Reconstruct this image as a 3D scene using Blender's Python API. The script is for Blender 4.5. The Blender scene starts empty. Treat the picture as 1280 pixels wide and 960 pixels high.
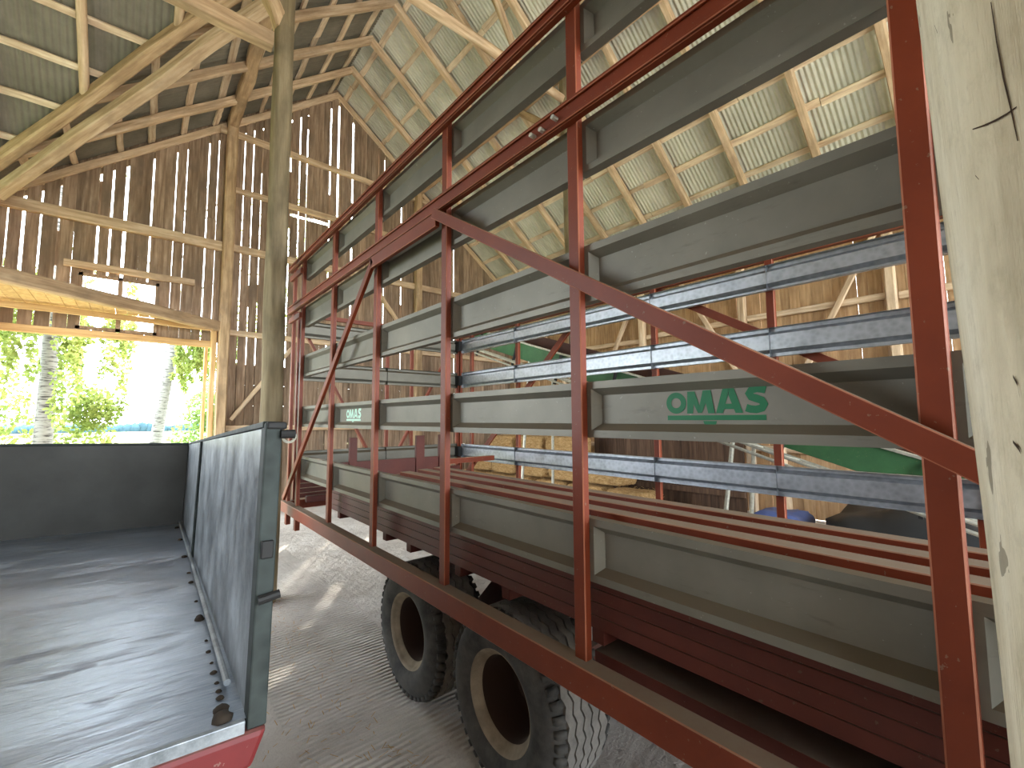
import bpy, bmesh, math, random
from mathutils import Vector, Matrix, noise

random.seed(7)
SC = bpy.context.scene
COL = SC.collection

# ------------------------------------------------------------------ camera, sky, sun, exposure
H = 1.75                      # eye height; the barn's long axis is +Y, right is +X
FLOOR = -0.04
cam_d = bpy.data.cameras.new('camera')
cam = bpy.data.objects.new('camera', cam_d)
COL.objects.link(cam)
RX = Vector((0.76172502, -0.6477491, -0.01400348))     # image right
RY = Vector((0.04673459, 0.07648952, -0.99597451))     # image down
RZ = Vector((0.64621271, 0.75800426, 0.08853627))      # view direction
cam.matrix_world = Matrix(((RX.x, -RY.x, -RZ.x, 0), (RX.y, -RY.y, -RZ.y, 0), (RX.z, -RY.z, -RZ.z, H), (0, 0, 0, 1)))
cam_d.sensor_width = 36.0
cam_d.lens = 550.0 / 1280.0 * 36.0
cam_d.clip_start = 0.02
cam_d.clip_end = 2000
SC.camera = cam

world = bpy.data.worlds.new('sky')
SC.world = world
world.use_nodes = True
bg = world.node_tree.nodes['Background']
bg.inputs['Color'].default_value = (0.85, 0.93, 1.0, 1)
bg.inputs['Strength'].default_value = 9.0

sun_d = bpy.data.lights.new('sun', 'SUN')
sun_d.energy = 16.0
sun_d.angle = math.radians(1.0)
sun_d.color = (1.0, 0.93, 0.80)
sun = bpy.data.objects.new('sun', sun_d)
COL.objects.link(sun)
sun.rotation_euler = Vector((-0.42, -0.68, -0.60)).to_track_quat('-Z', 'Y').to_euler()

SC.view_settings.view_transform = 'Standard'
SC.view_settings.look = 'None'
SC.view_settings.gamma = 1.0
SC.view_settings.use_curve_mapping = False
SC.view_settings.exposure = 1.05
SC.cycles.max_bounces = 10
SC.cycles.diffuse_bounces = 6
SC.cycles.glossy_bounces = 4
SC.cycles.transparent_max_bounces = 12
SC.cycles.sample_clamp_indirect = 6.0
SC.cycles.caustics_reflective = False
SC.cycles.caustics_refractive = False


def portal(loc, rot, sx, sy):
    d = bpy.data.lights.new('daylight_portal', 'AREA')
    d.shape = 'RECTANGLE'
    d.size, d.size_y = sx, sy
    d.cycles.is_portal = True
    o = bpy.data.objects.new('daylight_portal', d)
    COL.objects.link(o)
    o.location = loc
    o.rotation_euler = rot
    return o


# ------------------------------------------------------------------ materials
def srgb(r, g, b):
    def f(c):
        c /= 255.0
        return c / 12.92 if c <= 0.04045 else ((c + 0.055) / 1.055) ** 2.4
    return (f(r), f(g), f(b), 1.0)


class NT:
    def __init__(self, name):
        self.m = bpy.data.materials.new(name)
        self.m.use_nodes = True
        self.t = self.m.node_tree
        self.b = self.t.nodes['Principled BSDF']
        self.b.inputs['Specular IOR Level'].default_value = 0.3

    def n(self, typ, **kw):
        nd = self.t.nodes.new(typ)
        for k, v in kw.items():
            if k in nd.inputs:
                nd.inputs[k].default_value = v
            else:
                setattr(nd, k, v)
        return nd

    def l(self, a, b):
        self.t.links.new(a, b)

    def coords(self, scale=(1, 1, 1), kind='Object', rand=True):
        tc = self.n('ShaderNodeTexCoord')
        mp = self.n('ShaderNodeMapping')
        mp.inputs['Scale'].default_value = scale
        self.l(tc.outputs[kind], mp.inputs['Vector'])
        if rand:
            oi = self.n('ShaderNodeObjectInfo')
            mu = self.n('ShaderNodeMath', operation='MULTIPLY')
            mu.inputs[1].default_value = 37.0
            self.l(oi.outputs['Random'], mu.inputs[0])
            self.l(mu.outputs[0], mp.inputs['Location'])
        return mp.outputs['Vector']

    def noise(self, vec, scale, detail=5.0, rough=0.55):
        nd = self.n('ShaderNodeTexNoise')
        nd.inputs['Scale'].default_value = scale
        nd.inputs['Detail'].default_value = detail
        nd.inputs['Roughness'].default_value = rough
        if vec is not None:
            self.l(vec, nd.inputs['Vector'])
        return nd.outputs['Fac']

    def ramp(self, fac, stops):
        r = self.n('ShaderNodeValToRGB')
        e = r.color_ramp.elements
        while len(e) < len(stops):
            e.new(0.5)
        for x, (p, c) in zip(e, stops):
            x.position = p
            x.color = c
        self.l(fac, r.inputs['Fac'])
        return r.outputs['Color']

    def mix(self, fac, a, b, blend='MIX'):
        m = self.n('ShaderNodeMix', data_type='RGBA', blend_type=blend)
        if isinstance(fac, (int, float)):
            m.inputs[0].default_value = fac
        else:
            self.l(fac, m.inputs[0])
        for i, v in ((6, a), (7, b)):
            if isinstance(v, tuple):
                m.inputs[i].default_value = v
            else:
                self.l(v, m.inputs[i])
        return m.outputs[2]

    def math(self, op, a, b=0.0, clamp=False):
        m = self.n('ShaderNodeMath', operation=op, use_clamp=clamp)
        for i, v in ((0, a), (1, b)):
            if isinstance(v, (int, float)):
                m.inputs[i].default_value = v
            else:
                self.l(v, m.inputs[i])
        return m.outputs[0]

    def bump(self, h, strength=0.3, dist=0.01):
        b = self.n('ShaderNodeBump')
        b.inputs['Strength'].default_value = strength
        b.inputs['Distance'].default_value = dist
        self.l(h, b.inputs['Height'])
        self.l(b.outputs['Normal'], self.b.inputs['Normal'])

    def out(self, col, rough=0.8, metal=0.0):
        if isinstance(col, tuple):
            self.b.inputs['Base Color'].default_value = col
        else:
            self.l(col, self.b.inputs['Base Color'])
        if isinstance(rough, (int, float)):
            self.b.inputs['Roughness'].default_value = rough
        else:
            self.l(rough, self.b.inputs['Roughness'])
        self.b.inputs['Metallic'].default_value = metal
        return self.m


def wood(name, dark, mid, light, grain=14.0, var=0.5, bump=0.5, stain=None):
    k = NT(name)
    v = k.coords((grain, grain, 0.9))
    f1 = k.noise(v, 1.6, 6, 0.6)
    col = k.ramp(f1, [(0.28, dark), (0.5, mid), (0.72, light)])
    v2 = k.coords((1.5, 1.5, 0.8))
    f2 = k.noise(v2, 2.2, 4, 0.6)
    if stain:
        col = k.mix(k.math('MULTIPLY', k.math('SUBTRACT', f2, 0.48), 4.0, True), col, stain)
    oi = k.n('ShaderNodeObjectInfo')
    br = k.math('ADD', k.math('MULTIPLY', oi.outputs['Random'], var), 1.0 - var / 2)
    hsv = k.n('ShaderNodeHueSaturation')
    k.l(col, hsv.inputs['Color'])
    k.l(br, hsv.inputs['Value'])
    k.bump(f1, bump, 0.012)
    return k.out(hsv.outputs['Color'], 0.85)


def painted(name, base, dark, dust, dust_amt=0.9, rough=0.5, chips=None):
    """painted steel: slight tone variation, dust lying on faces that look up"""
    k = NT(name)
    v = k.coords((1, 1, 1))
    f = k.noise(v, 3.0, 6, 0.65)
    col = k.ramp(f, [(0.3, dark), (0.65, base)])
    fine = k.noise(v, 55.0, 3, 0.6)
    col = k.mix(k.math('MULTIPLY', k.math('GREATER_THAN', fine, 0.69), 0.5), col, chips or dust)
    g = k.n('ShaderNodeNewGeometry')
    sep = k.n('ShaderNodeSeparateXYZ')
    k.l(g.outputs['Normal'], sep.inputs[0])
    up = k.math('MULTIPLY', k.math('SUBTRACT', sep.outputs['Z'], 0.55), 3.0, True)
    dn = k.math('MULTIPLY', up, k.math('ADD', k.math('MULTIPLY', k.noise(v, 9.0, 5, 0.7), 0.8), dust_amt - 0.4), True)
    col = k.mix(dn, col, dust)
    k.bump(fine, 0.05, 0.002)
    return k.out(col, k.math('ADD', k.math('MULTIPLY', dn, 0.35), rough, True))


M = {}
M['red'] = painted('red_primer_paint', srgb(118, 50, 25), srgb(102, 41, 20), srgb(128, 112, 94), 0.95, 0.5)
M['worn'] = painted('worn_red_edge', srgb(168, 104, 78), srgb(140, 80, 56), srgb(150, 128, 104), 0.9, 0.5)
M['darkred'] = painted('dark_red_panel_paint', srgb(92, 42, 32), srgb(76, 34, 27), srgb(104, 92, 80), 0.9, 0.55)
M['plainred'] = painted('trailer_red_paint', srgb(118, 40, 40), srgb(100, 33, 34), srgb(140, 120, 110), 0.3, 0.5)


def grey_board():
    k = NT('grey_coated_board')
    v = k.coords((1, 1, 1))
    f = k.noise(v, 2.5, 5, 0.6)
    col = k.ramp(f, [(0.3, srgb(104, 102, 92)), (0.7, srgb(124, 121, 110))])
    v2 = k.coords((1.0, 0.7, 4.0))
    sm = k.noise(v2, 7.0, 6, 0.7)
    col = k.mix(k.math('MULTIPLY', k.math('SUBTRACT', sm, 0.60), 3.0, True), col, srgb(78, 75, 66))
    fine = k.noise(v, 70.0, 2, 0.5)
    col = k.mix(k.math('MULTIPLY', k.math('GREATER_THAN', fine, 0.73), 0.6), col, srgb(150, 150, 142))
    g = k.n('ShaderNodeNewGeometry')
    sep = k.n('ShaderNodeSeparateXYZ')
    k.l(g.outputs['Normal'], sep.inputs[0])
    up = k.math('MULTIPLY', k.math('SUBTRACT', sep.outputs['Z'], 0.3), 2.5, True)
    col = k.mix(k.math('MULTIPLY', up, 0.8), col, srgb(104, 93, 75))
    k.bump(f, 0.05, 0.004)
    return k.out(col, 0.5, 0.25)


M['board'] = grey_board()


def galvanised(name, a, b, rough=0.35, metal=0.75, scale=14.0):
    k = NT(name)
    v = k.coords((1, 1, 1))
    vo = k.n('ShaderNodeTexVoronoi')
    vo.inputs['Scale'].default_value = scale * 2
    k.l(v, vo.inputs['Vector'])
    f = k.noise(v, scale * 0.4, 6, 0.65)
    mixf = k.math('ADD', k.math('MULTIPLY', vo.outputs['Distance'], 0.4), k.math('MULTIPLY', f, 0.7))
    col = k.ramp(mixf, [(0.25, a), (0.7, b)])
    k.bump(f, 0.06, 0.004)
    return k.out(col, k.math('ADD', k.math('MULTIPLY', f, 0.25), rough), metal)


M['galv'] = galvanised('galvanised_far_board', srgb(146, 151, 157), srgb(184, 189, 196), 0.26, 0.75)


def trailer_metal():
    k = NT('dented_trailer_steel')
    v = k.coords((1, 1, 1), rand=False)
    f = k.noise(v, 2.2, 7, 0.7)
    v3 = k.coords((1.0, 7.0, 1.0), rand=False)
    dents = k.noise(v3, 3.0, 4, 0.6)
    scr = k.noise(k.coords((2.0, 30.0, 2.0), rand=False), 3.0, 5, 0.7)
    col = k.ramp(f, [(0.3, srgb(128, 138, 150)), (0.7, srgb(172, 183, 197))])
    col = k.mix(k.math('MULTIPLY', k.math('SUBTRACT', scr, 0.55), 2.5, True), col, srgb(80, 80, 84))
    rough = k.math('ADD', k.math('MULTIPLY', f, 0.26), 0.20)
    hgt = k.math('ADD', k.math('MULTIPLY', dents, 1.0), k.math('MULTIPLY', scr, 0.15))
    k.bump(hgt, 0.28, 0.02)
    return k.out(col, rough, 0.7)


def trailer_side():
    k = NT('stained_trailer_side_steel')
    v = k.coords((1, 1, 1), rand=False)
    f = k.noise(v, 5.0, 7, 0.72)
    col = k.ramp(f, [(0.35, srgb(84, 90, 94)), (0.66, srgb(172, 179, 184))])
    run = k.noise(k.coords((3, 3, 2.0), rand=False), 3.0, 7, 0.75)
    col = k.mix(k.math('MULTIPLY', k.math('SUBTRACT', run, 0.5), 2.0, True), col, srgb(112, 116, 120))
    k.bump(f, 0.15, 0.01)
    return k.out(col, k.math('ADD', k.math('MULTIPLY', f, 0.3), 0.25), 0.35)


M['tfloor'] = trailer_metal()
M['tside'] = trailer_side()
k = NT('dull_grey_front_steel')
f = k.noise(k.coords((1, 1, 1), rand=False), 3.0, 6, 0.6)
M['tfront'] = k.out(k.ramp(f, [(0.3, srgb(56, 56, 53)), (0.7, srgb(70, 70, 67))]), 0.55, 0.3)
M['tpost'] = galvanised('green_grey_trailer_post', srgb(36, 42, 40), srgb(60, 67, 65), 0.55, 0.2)
M['black'] = NT('black_iron').out(srgb(38, 38, 38), 0.6, 0.2)


def rubber():
    k = NT('dusty_tyre_rubber')
    v = k.coords((1, 1, 1))
    f = k.noise(v, 7.0, 6, 0.7)
    col = k.ramp(f, [(0.35, srgb(44, 44, 44)), (0.7, srgb(80, 78, 74))])
    k.bump(k.noise(v, 40.0, 3, 0.6), 0.15, 0.004)
    return k.out(col, 0.8)


M['rubber'] = rubber()
k = NT('worn_tread_rubber')
f = k.noise(k.coords((1, 1, 1)), 12.0, 6, 0.7)
M['tread'] = k.out(k.ramp(f, [(0.3, srgb(92, 90, 86)), (0.7, srgb(128, 124, 118))]), 0.85)
k = NT('dusty_wheel_rim')
f = k.noise(k.coords((1, 1, 1)), 8.0, 5, 0.6)
M['rim'] = k.out(k.ramp(f, [(0.35, srgb(112, 100, 84)), (0.7, srgb(152, 140, 120))]), 0.7, 0.1)
M['rim_in'] = NT('dark_brown_wheel_disc').out(srgb(52, 38, 31), 0.85)  # one dark brown for dish, disc and hub

M['rafter'] = wood('rafter_wood', srgb(166, 138, 108), srgb(206, 180, 148), srgb(228, 208, 180), 12, 0.25, 0.5, srgb(172, 148, 122))
M['batten'] = wood('batten_wood', srgb(172, 142, 114), srgb(222, 202, 174), srgb(240, 228, 206), 10, 0.35, 0.6, srgb(190, 168, 142))
M['beam'] = wood('hewn_beam_wood', srgb(140, 114, 86), srgb(184, 156, 122), srgb(208, 184, 150), 10, 0.2, 0.7, srgb(146, 124, 98))
M['gboard'] = wood('gable_board_wood', srgb(112, 92, 75), srgb(150, 127, 105), srgb(180, 158, 136), 12, 0.45, 0.5, srgb(126, 109, 92))
M['rboard'] = wood('side_wall_board_wood', srgb(140, 106, 74), srgb(172, 138, 100), srgb(192, 160, 122), 12, 0.25, 0.5, srgb(142, 112, 82))
M['newwood'] = wood('fresh_yellow_wood', srgb(176, 138, 92), srgb(204, 168, 118), srgb(222, 190, 142), 10, 0.2, 0.4)
M['oldlog'] = wood('dark_log_bark_wood', srgb(100, 89, 68), srgb(128, 115, 90), srgb(152, 138, 110), 9, 0.1, 0.9, srgb(102, 92, 72))


M['shadeplank'] = wood('shade_toned_plank_wood', srgb(58, 42, 32), srgb(78, 58, 44), srgb(98, 76, 60), 12, 0.3, 0.5)  # dark tone stands in for shade on the lower right wall


def pale_log():
    k = NT('pale_weathered_log')
    v = k.coords((5, 5, 0.8), rand=False)
    f = k.noise(v, 2.0, 6, 0.6)
    col = k.ramp(f, [(0.3, srgb(166, 154, 128)), (0.5, srgb(202, 191, 164)), (0.72, srgb(220, 212, 190))])
    g = k.noise(k.coords((14, 14, 1.1), rand=False), 2.0, 6, 0.65)
    col = k.mix(k.math('MULTIPLY', k.math('SUBTRACT', g, 0.56), 2.2, True), col, srgb(138, 126, 98))
    mot = k.noise(k.coords((1, 1, 0.6), rand=False), 22.0, 6, 0.75)
    col = k.mix(k.math('MULTIPLY', k.math('SUBTRACT', mot, 0.50), 1.8, True), col, srgb(146, 134, 108))
    v2 = k.coords((20, 20, 5), rand=False)
    s = k.noise(v2, 1.4, 3, 0.5)
    col = k.mix(k.math('MULTIPLY', k.math('GREATER_THAN', s, 0.70), 0.6), col, srgb(82, 70, 52))
    k.bump(k.math('ADD', k.math('MULTIPLY', f, 0.6), g), 0.8, 0.012)
    return k.out(col, 0.85)


M['palelog'] = pale_log()
M['crack'] = NT('dark_wood_crack').out(srgb(58, 44, 32), 0.9)


def sheet(name, ca, cb):
    k = NT(name)
    v = k.coords((1, 1, 1))
    f = k.noise(v, 1.8, 6, 0.65)
    oi = k.n('ShaderNodeObjectInfo')
    col = k.ramp(f, [(0.3, ca), (0.7, cb)])
    hs = k.n('ShaderNodeHueSaturation')
    k.l(col, hs.inputs['Color'])
    k.l(k.math('ADD', k.math('MULTIPLY', oi.outputs['Random'], 0.3), 0.85), hs.inputs['Value'])
    k.b.inputs['Specular IOR Level'].default_value = 0.12
    return k.out(hs.outputs['Color'], 0.7, 0.0)


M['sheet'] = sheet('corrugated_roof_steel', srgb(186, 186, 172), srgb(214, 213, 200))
M['darksheet'] = sheet('darker_roof_steel', srgb(112, 108, 96), srgb(140, 135, 122))  # same sheet steel in a darker tone, for left slope and wing


def floor_mat():
    k = NT('dusty_concrete_floor')
    v = k.coords((1, 1, 1), rand=False)
    f = k.noise(v, 0.9, 8, 0.68)
    col = k.ramp(f, [(0.3, srgb(160, 153, 144)), (0.5, srgb(188, 182, 174)), (0.7, srgb(208, 204, 197))])
    st = k.noise(v, 3.2, 6, 0.7)
    col = k.mix(k.math('MULTIPLY', k.math('SUBTRACT', st, 0.58), 3.0, True), col, srgb(142, 130, 116))
    chaff = k.noise(k.coords((1, 3.0, 1), rand=False), 45.0, 3, 0.6)
    col = k.mix(k.math('MULTIPLY', k.math('GREATER_THAN', chaff, 0.68), 0.5), col, srgb(196, 184, 160))
    # tyre tracks: fine ridges across a drive lane beside the wagon
    sep = k.n('ShaderNodeSeparateXYZ')
    tc = k.n('ShaderNodeTexCoord')
    k.l(tc.outputs['Object'], sep.inputs[0])
    lane = k.math('MULTIPLY', k.math('GREATER_THAN', sep.outputs['X'], 0.75), k.math('LESS_THAN', sep.outputs['X'], 1.75))
    wv = k.n('ShaderNodeTexWave', wave_type='BANDS', bands_direction='Y')
    wv.inputs['Scale'].default_value = 7.0
    wv.inputs['Distortion'].default_value = 2.5
    wv.inputs['Detail'].default_value = 2.0
    wv.inputs['Detail Scale'].default_value = 0.6
    k.l(v, wv.inputs['Vector'])
    tr = k.math('MULTIPLY', k.math('MULTIPLY', wv.outputs['Fac'], lane), k.math('MULTIPLY', k.math('SUBTRACT', k.noise(v, 0.8, 3, 0.5), 0.30), 5.0, True))
    fine = k.noise(v, 14.0, 8, 0.7)
    h = k.math('ADD', k.math('ADD', k.math('MULTIPLY', st, 0.9), k.math('MULTIPLY', fine, 0.35)), k.math('MULTIPLY', tr, 0.40))
    k.bump(h, 1.0, 0.05)
    return k.out(col, 0.9)


M['floor'] = floor_mat()
k = NT('sunny_field')
f = k.noise(k.coords((1, 1, 1), rand=False), 0.15, 5, 0.6)
M['field'] = k.out(k.ramp(f, [(0.3, srgb(96, 104, 58)), (0.7, srgb(124, 122, 80))]), 0.9)
k = NT('unseen_dark_meadow')
f = k.noise(k.coords((1, 1, 1), rand=False), 0.7, 5, 0.6)
M['meadow'] = k.out(k.ramp(f, [(0.3, srgb(66, 84, 46)), (0.7, srgb(92, 106, 62))]), 0.95)  # unseen ground, dark so little light bounces up into the wing
k = NT('unseen_pale_gravel_yard')
f = k.noise(k.coords((1, 1, 1), rand=False), 2.5, 6, 0.6)
M['yard'] = k.out(k.ramp(f, [(0.3, srgb(170, 164, 150)), (0.7, srgb(200, 194, 182))]), 0.9)  # unseen ground, pale so it bounces daylight into the barn


def leaf(name, a, b):
    k = NT(name)
    v = k.coords((1, 1, 1))
    f = k.noise(v, 1.3, 3, 0.6)
    col = k.ramp(f, [(0.35, a), (0.65, b)])
    t = k.n('ShaderNodeBsdfTranslucent')
    k.l(col, t.inputs['Color'])
    mx = k.n('ShaderNodeMixShader')
    mx.inputs[0].default_value = 0.45
    k.l(col, k.b.inputs['Base Color'])
    k.b.inputs['Roughness'].default_value = 0.7
    k.l(k.b.outputs[0], mx.inputs[1])
    k.l(t.outputs[0], mx.inputs[2])
    k.l(mx.outputs[0], k.t.nodes['Material Output'].inputs['Surface'])
    return k.m


M['leaf'] = leaf('birch_leaf', srgb(106, 126, 62), srgb(142, 152, 84))
M['leaf2'] = leaf('bush_leaf', srgb(104, 136, 76), srgb(140, 162, 98))
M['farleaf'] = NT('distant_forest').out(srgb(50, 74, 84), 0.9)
k = NT('birch_bark')
f = k.noise(k.coords((3, 3, 22), rand=False), 1.5, 4, 0.6)
M['birch'] = k.out(k.ramp(f, [(0.38, srgb(44, 42, 39)), (0.48, srgb(104, 103, 100)), (0.8, srgb(122, 121, 118))]), 0.8)
k = NT('straw')
v = k.coords((3, 1, 3))
f = k.noise(v, 9.0, 8, 0.8)
k.bump(f, 1.0, 0.04)
M['straw'] = k.out(k.ramp(f, [(0.32, srgb(118, 88, 52)), (0.5, srgb(182, 146, 96)), (0.68, srgb(216, 188, 140))]), 0.9)
M['green'] = painted('green_elevator_paint', srgb(66, 112, 70), srgb(52, 92, 60), srgb(130, 130, 96), 0.4, 0.5)
M['brown'] = painted('brown_steel', srgb(84, 56, 44), srgb(70, 46, 38), srgb(110, 96, 80), 0.5, 0.6)
M['rod'] = galvanised('zinc_rod', srgb(150, 150, 140), srgb(196, 194, 180), 0.4, 0.5)
M['logo'] = NT('green_logo_paint').out(srgb(24, 104, 66), 0.5)
M['logo_sheen'] = NT('sky_sheen_logo_paint').out(srgb(168, 212, 196), 0.35)  # same green logo, with sky sheen put into the pale colour
M['bluebag'] = NT('blue_plastic').out(srgb(84, 100, 150), 0.5)
M['whitebag'] = NT('pale_plastic').out(srgb(186, 192, 196), 0.5)
M['tarp'] = NT('black_tarpaulin').out(srgb(40, 42, 44), 0.45)
M['whitepatch'] = NT('flat_white').out(srgb(225, 225, 228), 0.6)
M['dung'] = NT('dark_residue').out(srgb(56, 48, 40), 0.95)


def glass():
    m = bpy.data.materials.new('window_glass')
    m.use_nodes = True
    t = m.node_tree
    t.nodes.clear()
    o = t.nodes.new('ShaderNodeOutputMaterial')
    a = t.nodes.new('ShaderNodeBsdfTransparent')
    g = t.nodes.new('ShaderNodeBsdfGlossy')
    g.inputs['Roughness'].default_value = 0.03
    x = t.nodes.new('ShaderNodeMixShader')
    x.inputs[0].default_value = 0.06
    t.links.new(a.outputs[0], x.inputs[1])
    t.links.new(g.outputs[0], x.inputs[2])
    t.links.new(x.outputs[0], o.inputs['Surface'])
    return m


M['glass'] = glass()


# ------------------------------------------------------------------ helpers
def put(name, me, mat, parent=None, matrix=None):
    o = bpy.data.objects.new(name, me)
    COL.objects.link(o)
    if mat is not None and not me.materials:
        me.materials.append(M[mat])
    if parent is not None:
        o.parent = parent
    if matrix is not None:
        o.matrix_basis = matrix
    return o


def empty(name, loc=(0, 0, 0), rot=(0, 0, 0)):
    o = bpy.data.objects.new(name, None)
    COL.objects.link(o)
    o.location = loc
    o.rotation_euler = rot
    o.empty_display_size = 0.2
    return o


def tag(o, label, cat, group=None):
    o['label'] = label
    o['category'] = cat
    if group:
        o['group'] = group
    return o


def struct(o, label=None):
    o['kind'] = 'structure'
    if label:
        o['label'] = label
    return o


class MB:
    def __init__(self):
        self.v, self.f = [], []

    def add(self, vs, fs):
        b = len(self.v)
        self.v += [tuple(p) for p in vs]
        self.f += [tuple(i + b for i in q) for q in fs]
        return self

    def hexa(self, p):   # p: bottom 4 (ccw) then top 4
        return self.add(p, [(3, 2, 1, 0), (4, 5, 6, 7), (0, 1, 5, 4), (1, 2, 6, 5), (2, 3, 7, 6), (3, 0, 4, 7)])

    def box(self, x0, x1, y0, y1, z0, z1):
        return self.hexa([(x0, y0, z0), (x1, y0, z0), (x1, y1, z0), (x0, y1, z0), (x0, y0, z1), (x1, y0, z1), (x1, y1, z1), (x0, y1, z1)])

    def bar(self, a, b, w, h, up=(0, 0, 1)):
        a, b = Vector(a), Vector(b)
        d = (b - a).normalized()
        s = d.cross(Vector(up))
        if s.length < 1e-4:
            s = d.cross(Vector((1, 0, 0)))
        s.normalize()
        u = s.cross(d).normalized()
        s, u = s * (w / 2), u * (h / 2)
        return self.hexa([a - s - u, a + s - u, b + s - u, b - s - u, a - s + u, a + s + u, b + s + u, b - s + u])

    def tube(self, pts, r, n=8, cap=True):
        pts = [Vector(p) for p in pts]
        rr = r if isinstance(r, (list, tuple)) else [r] * len(pts)
        b = len(self.v)
        for i, p in enumerate(pts):
            d = (pts[min(i + 1, len(pts) - 1)] - pts[max(i - 1, 0)]).normalized()
            s = d.cross(Vector((0, 0, 1)))
            if s.length < 1e-3:
                s = d.cross(Vector((1, 0, 0)))
            s.normalize()
            u = s.cross(d)
            for j in range(n):
                a = 2 * math.pi * j / n
                self.v.append(tuple(p + (s * math.cos(a) + u * math.sin(a)) * rr[i]))
        for i in range(len(pts) - 1):
            for j in range(n):
                k2 = (j + 1) % n
                self.f.append((b + i * n + j, b + i * n + k2, b + (i + 1) * n + k2, b + (i + 1) * n + j))
        if cap:
            self.f.append(tuple(b + j for j in reversed(range(n))))
            self.f.append(tuple(b + (len(pts) - 1) * n + j for j in range(n)))
        return self

    def rev_x(self, prof, n=64, c=(0, 0, 0), closed=False):
        """revolve (x, r) profile about the X axis through c"""
        b = len(self.v)
        m = len(prof)
        for j in range(n):
            a = 2 * math.pi * j / n
            for x, r in prof:
                self.v.append((c[0] + x, c[1] + r * math.cos(a), c[2] + r * math.sin(a)))
        for j in range(n):
            k2 = (j + 1) % n
            for i in range(m if closed else m - 1):
                i2 = (i + 1) % m
                self.f.append((b + j * m + i, b + j * m + i2, b + k2 * m + i2, b + k2 * m + i))
        return self

    def mesh(self, name, smooth=False, fix=True):
        me = bpy.data.meshes.new(name)
        me.from_pydata(self.v, [], self.f)
        if fix:
            bm = bmesh.new()
            bm.from_mesh(me)
            bmesh.ops.recalc_face_normals(bm, faces=bm.faces)
            bm.to_mesh(me)
            bm.free()
        if smooth:
            me.polygons.foreach_set('use_smooth', [True] * len(me.polygons))
        me.update()
        return me

    def build(self, name, mat, parent=None, smooth=False, matrix=None, bevel=0.0):
        me = self.mesh(name, smooth)
        o = put(name, me, mat, parent, matrix)
        if bevel:
            md = o.modifiers.new('bevel', 'BEVEL')
            md.width = bevel
            md.segments = 2
            md.limit_method = 'ANGLE'
        return o


def frame(p0, p1, up):
    a, b = Vector(p0), Vector(p1)
    z = (b - a).normalized()
    x = Vector(up).cross(z)
    if x.length < 1e-4:
        x = Vector((1, 0, 0)).cross(z)
    x.normalize()
    y = z.cross(x)
    m = Matrix((x, y, z)).transposed().to_4x4()
    m.translation = a
    return m, (b - a).length


def timber(name, p0, p1, w, h, mat, parent=None, up=(0, 0, 1), jit=0.006, n=6):
    """hand-cut timber: local Z runs along it, h along up, edges slightly uneven"""
    mtx, L = frame(p0, p1, up)
    b = MB()
    c = min(w, h) * 0.14
    sec = [(-w / 2 + c, -h / 2), (w / 2 - c, -h / 2), (w / 2, -h / 2 + c), (w / 2, h / 2 - c), (w / 2 - c, h / 2), (-w / 2 + c, h / 2), (-w / 2, h / 2 - c), (-w / 2, -h / 2 + c)]
    for i in range(n + 1):
        ox, oy = random.uniform(-jit, jit), random.uniform(-jit, jit)
        for x, y in sec:
            b.v.append((x + ox + random.uniform(-jit, jit) * 0.6, y + oy + random.uniform(-jit, jit) * 0.6, L * i / n))
    for i in range(n):
        for j in range(8):
            k2 = (j + 1) % 8
            b.f.append((i * 8 + j, i * 8 + k2, (i + 1) * 8 + k2, (i + 1) * 8 + j))
    b.f.append(tuple(reversed(range(8))))
    b.f.append(tuple(n * 8 + j for j in range(8)))
    return put(name, b.mesh(name, False), mat, parent, mtx)


def log(name, p0, p1, r0, r1, mat, parent=None, n=14, seg=18, rough=0.012, seed=0):
    mtx, L = frame(p0, p1, (1, 0, 0.01))
    b = MB()
    for i in range(seg + 1):
        t = i / seg
        r = r0 + (r1 - r0) * t
        for j in range(n):
            a = 2 * math.pi * j / n
            q = r + rough * noise.noise(Vector((math.cos(a) * 1.3 + seed, math.sin(a) * 1.3, t * L * 0.9))) * 1.6
            b.v.append((q * math.cos(a) + rough * noise.noise(Vector((seed, 3, t * L * 0.6))), q * math.sin(a), L * t))
    for i in range(seg):
        for j in range(n):
            k2 = (j + 1) % n
            b.f.append((i * n + j, i * n + k2, (i + 1) * n + k2, (i + 1) * n + j))
    b.f.append(tuple(reversed(range(n))))
    b.f.append(tuple(seg * n + j for j in range(n)))
    return put(name, b.mesh(name, True), mat, parent, mtx)


# ------------------------------------------------------------------ the barn: floor and ground
XR_, ZR_, SL, SR = 3.575, 10.40, 0.815, 0.755
XL, XW = -2.1, 9.3              # left and right wall lines
GY = 11.0                       # far gable
BY = -7.0                       # unseen back gable
VB0, VBS = 6.023 + 0.70 * 9.98, 0.70      # cross wing roof: Z = VB0 - VBS * Y
WRY = 4.6                       # wing ridge
WXE = -5.0                      # unseen end of the wing


def zL(x):
    return ZR_ - SL * (XR_ - x)


def zR(x):
    return ZR_ - SR * (x - XR_)


def zW(y):
    return VB0 - VBS * y if y >= WRY else VB0 - VBS * WRY - VBS * (WRY - y)


def valley_x(y):
    return XR_ - (ZR_ - zW(y)) / SL


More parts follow.
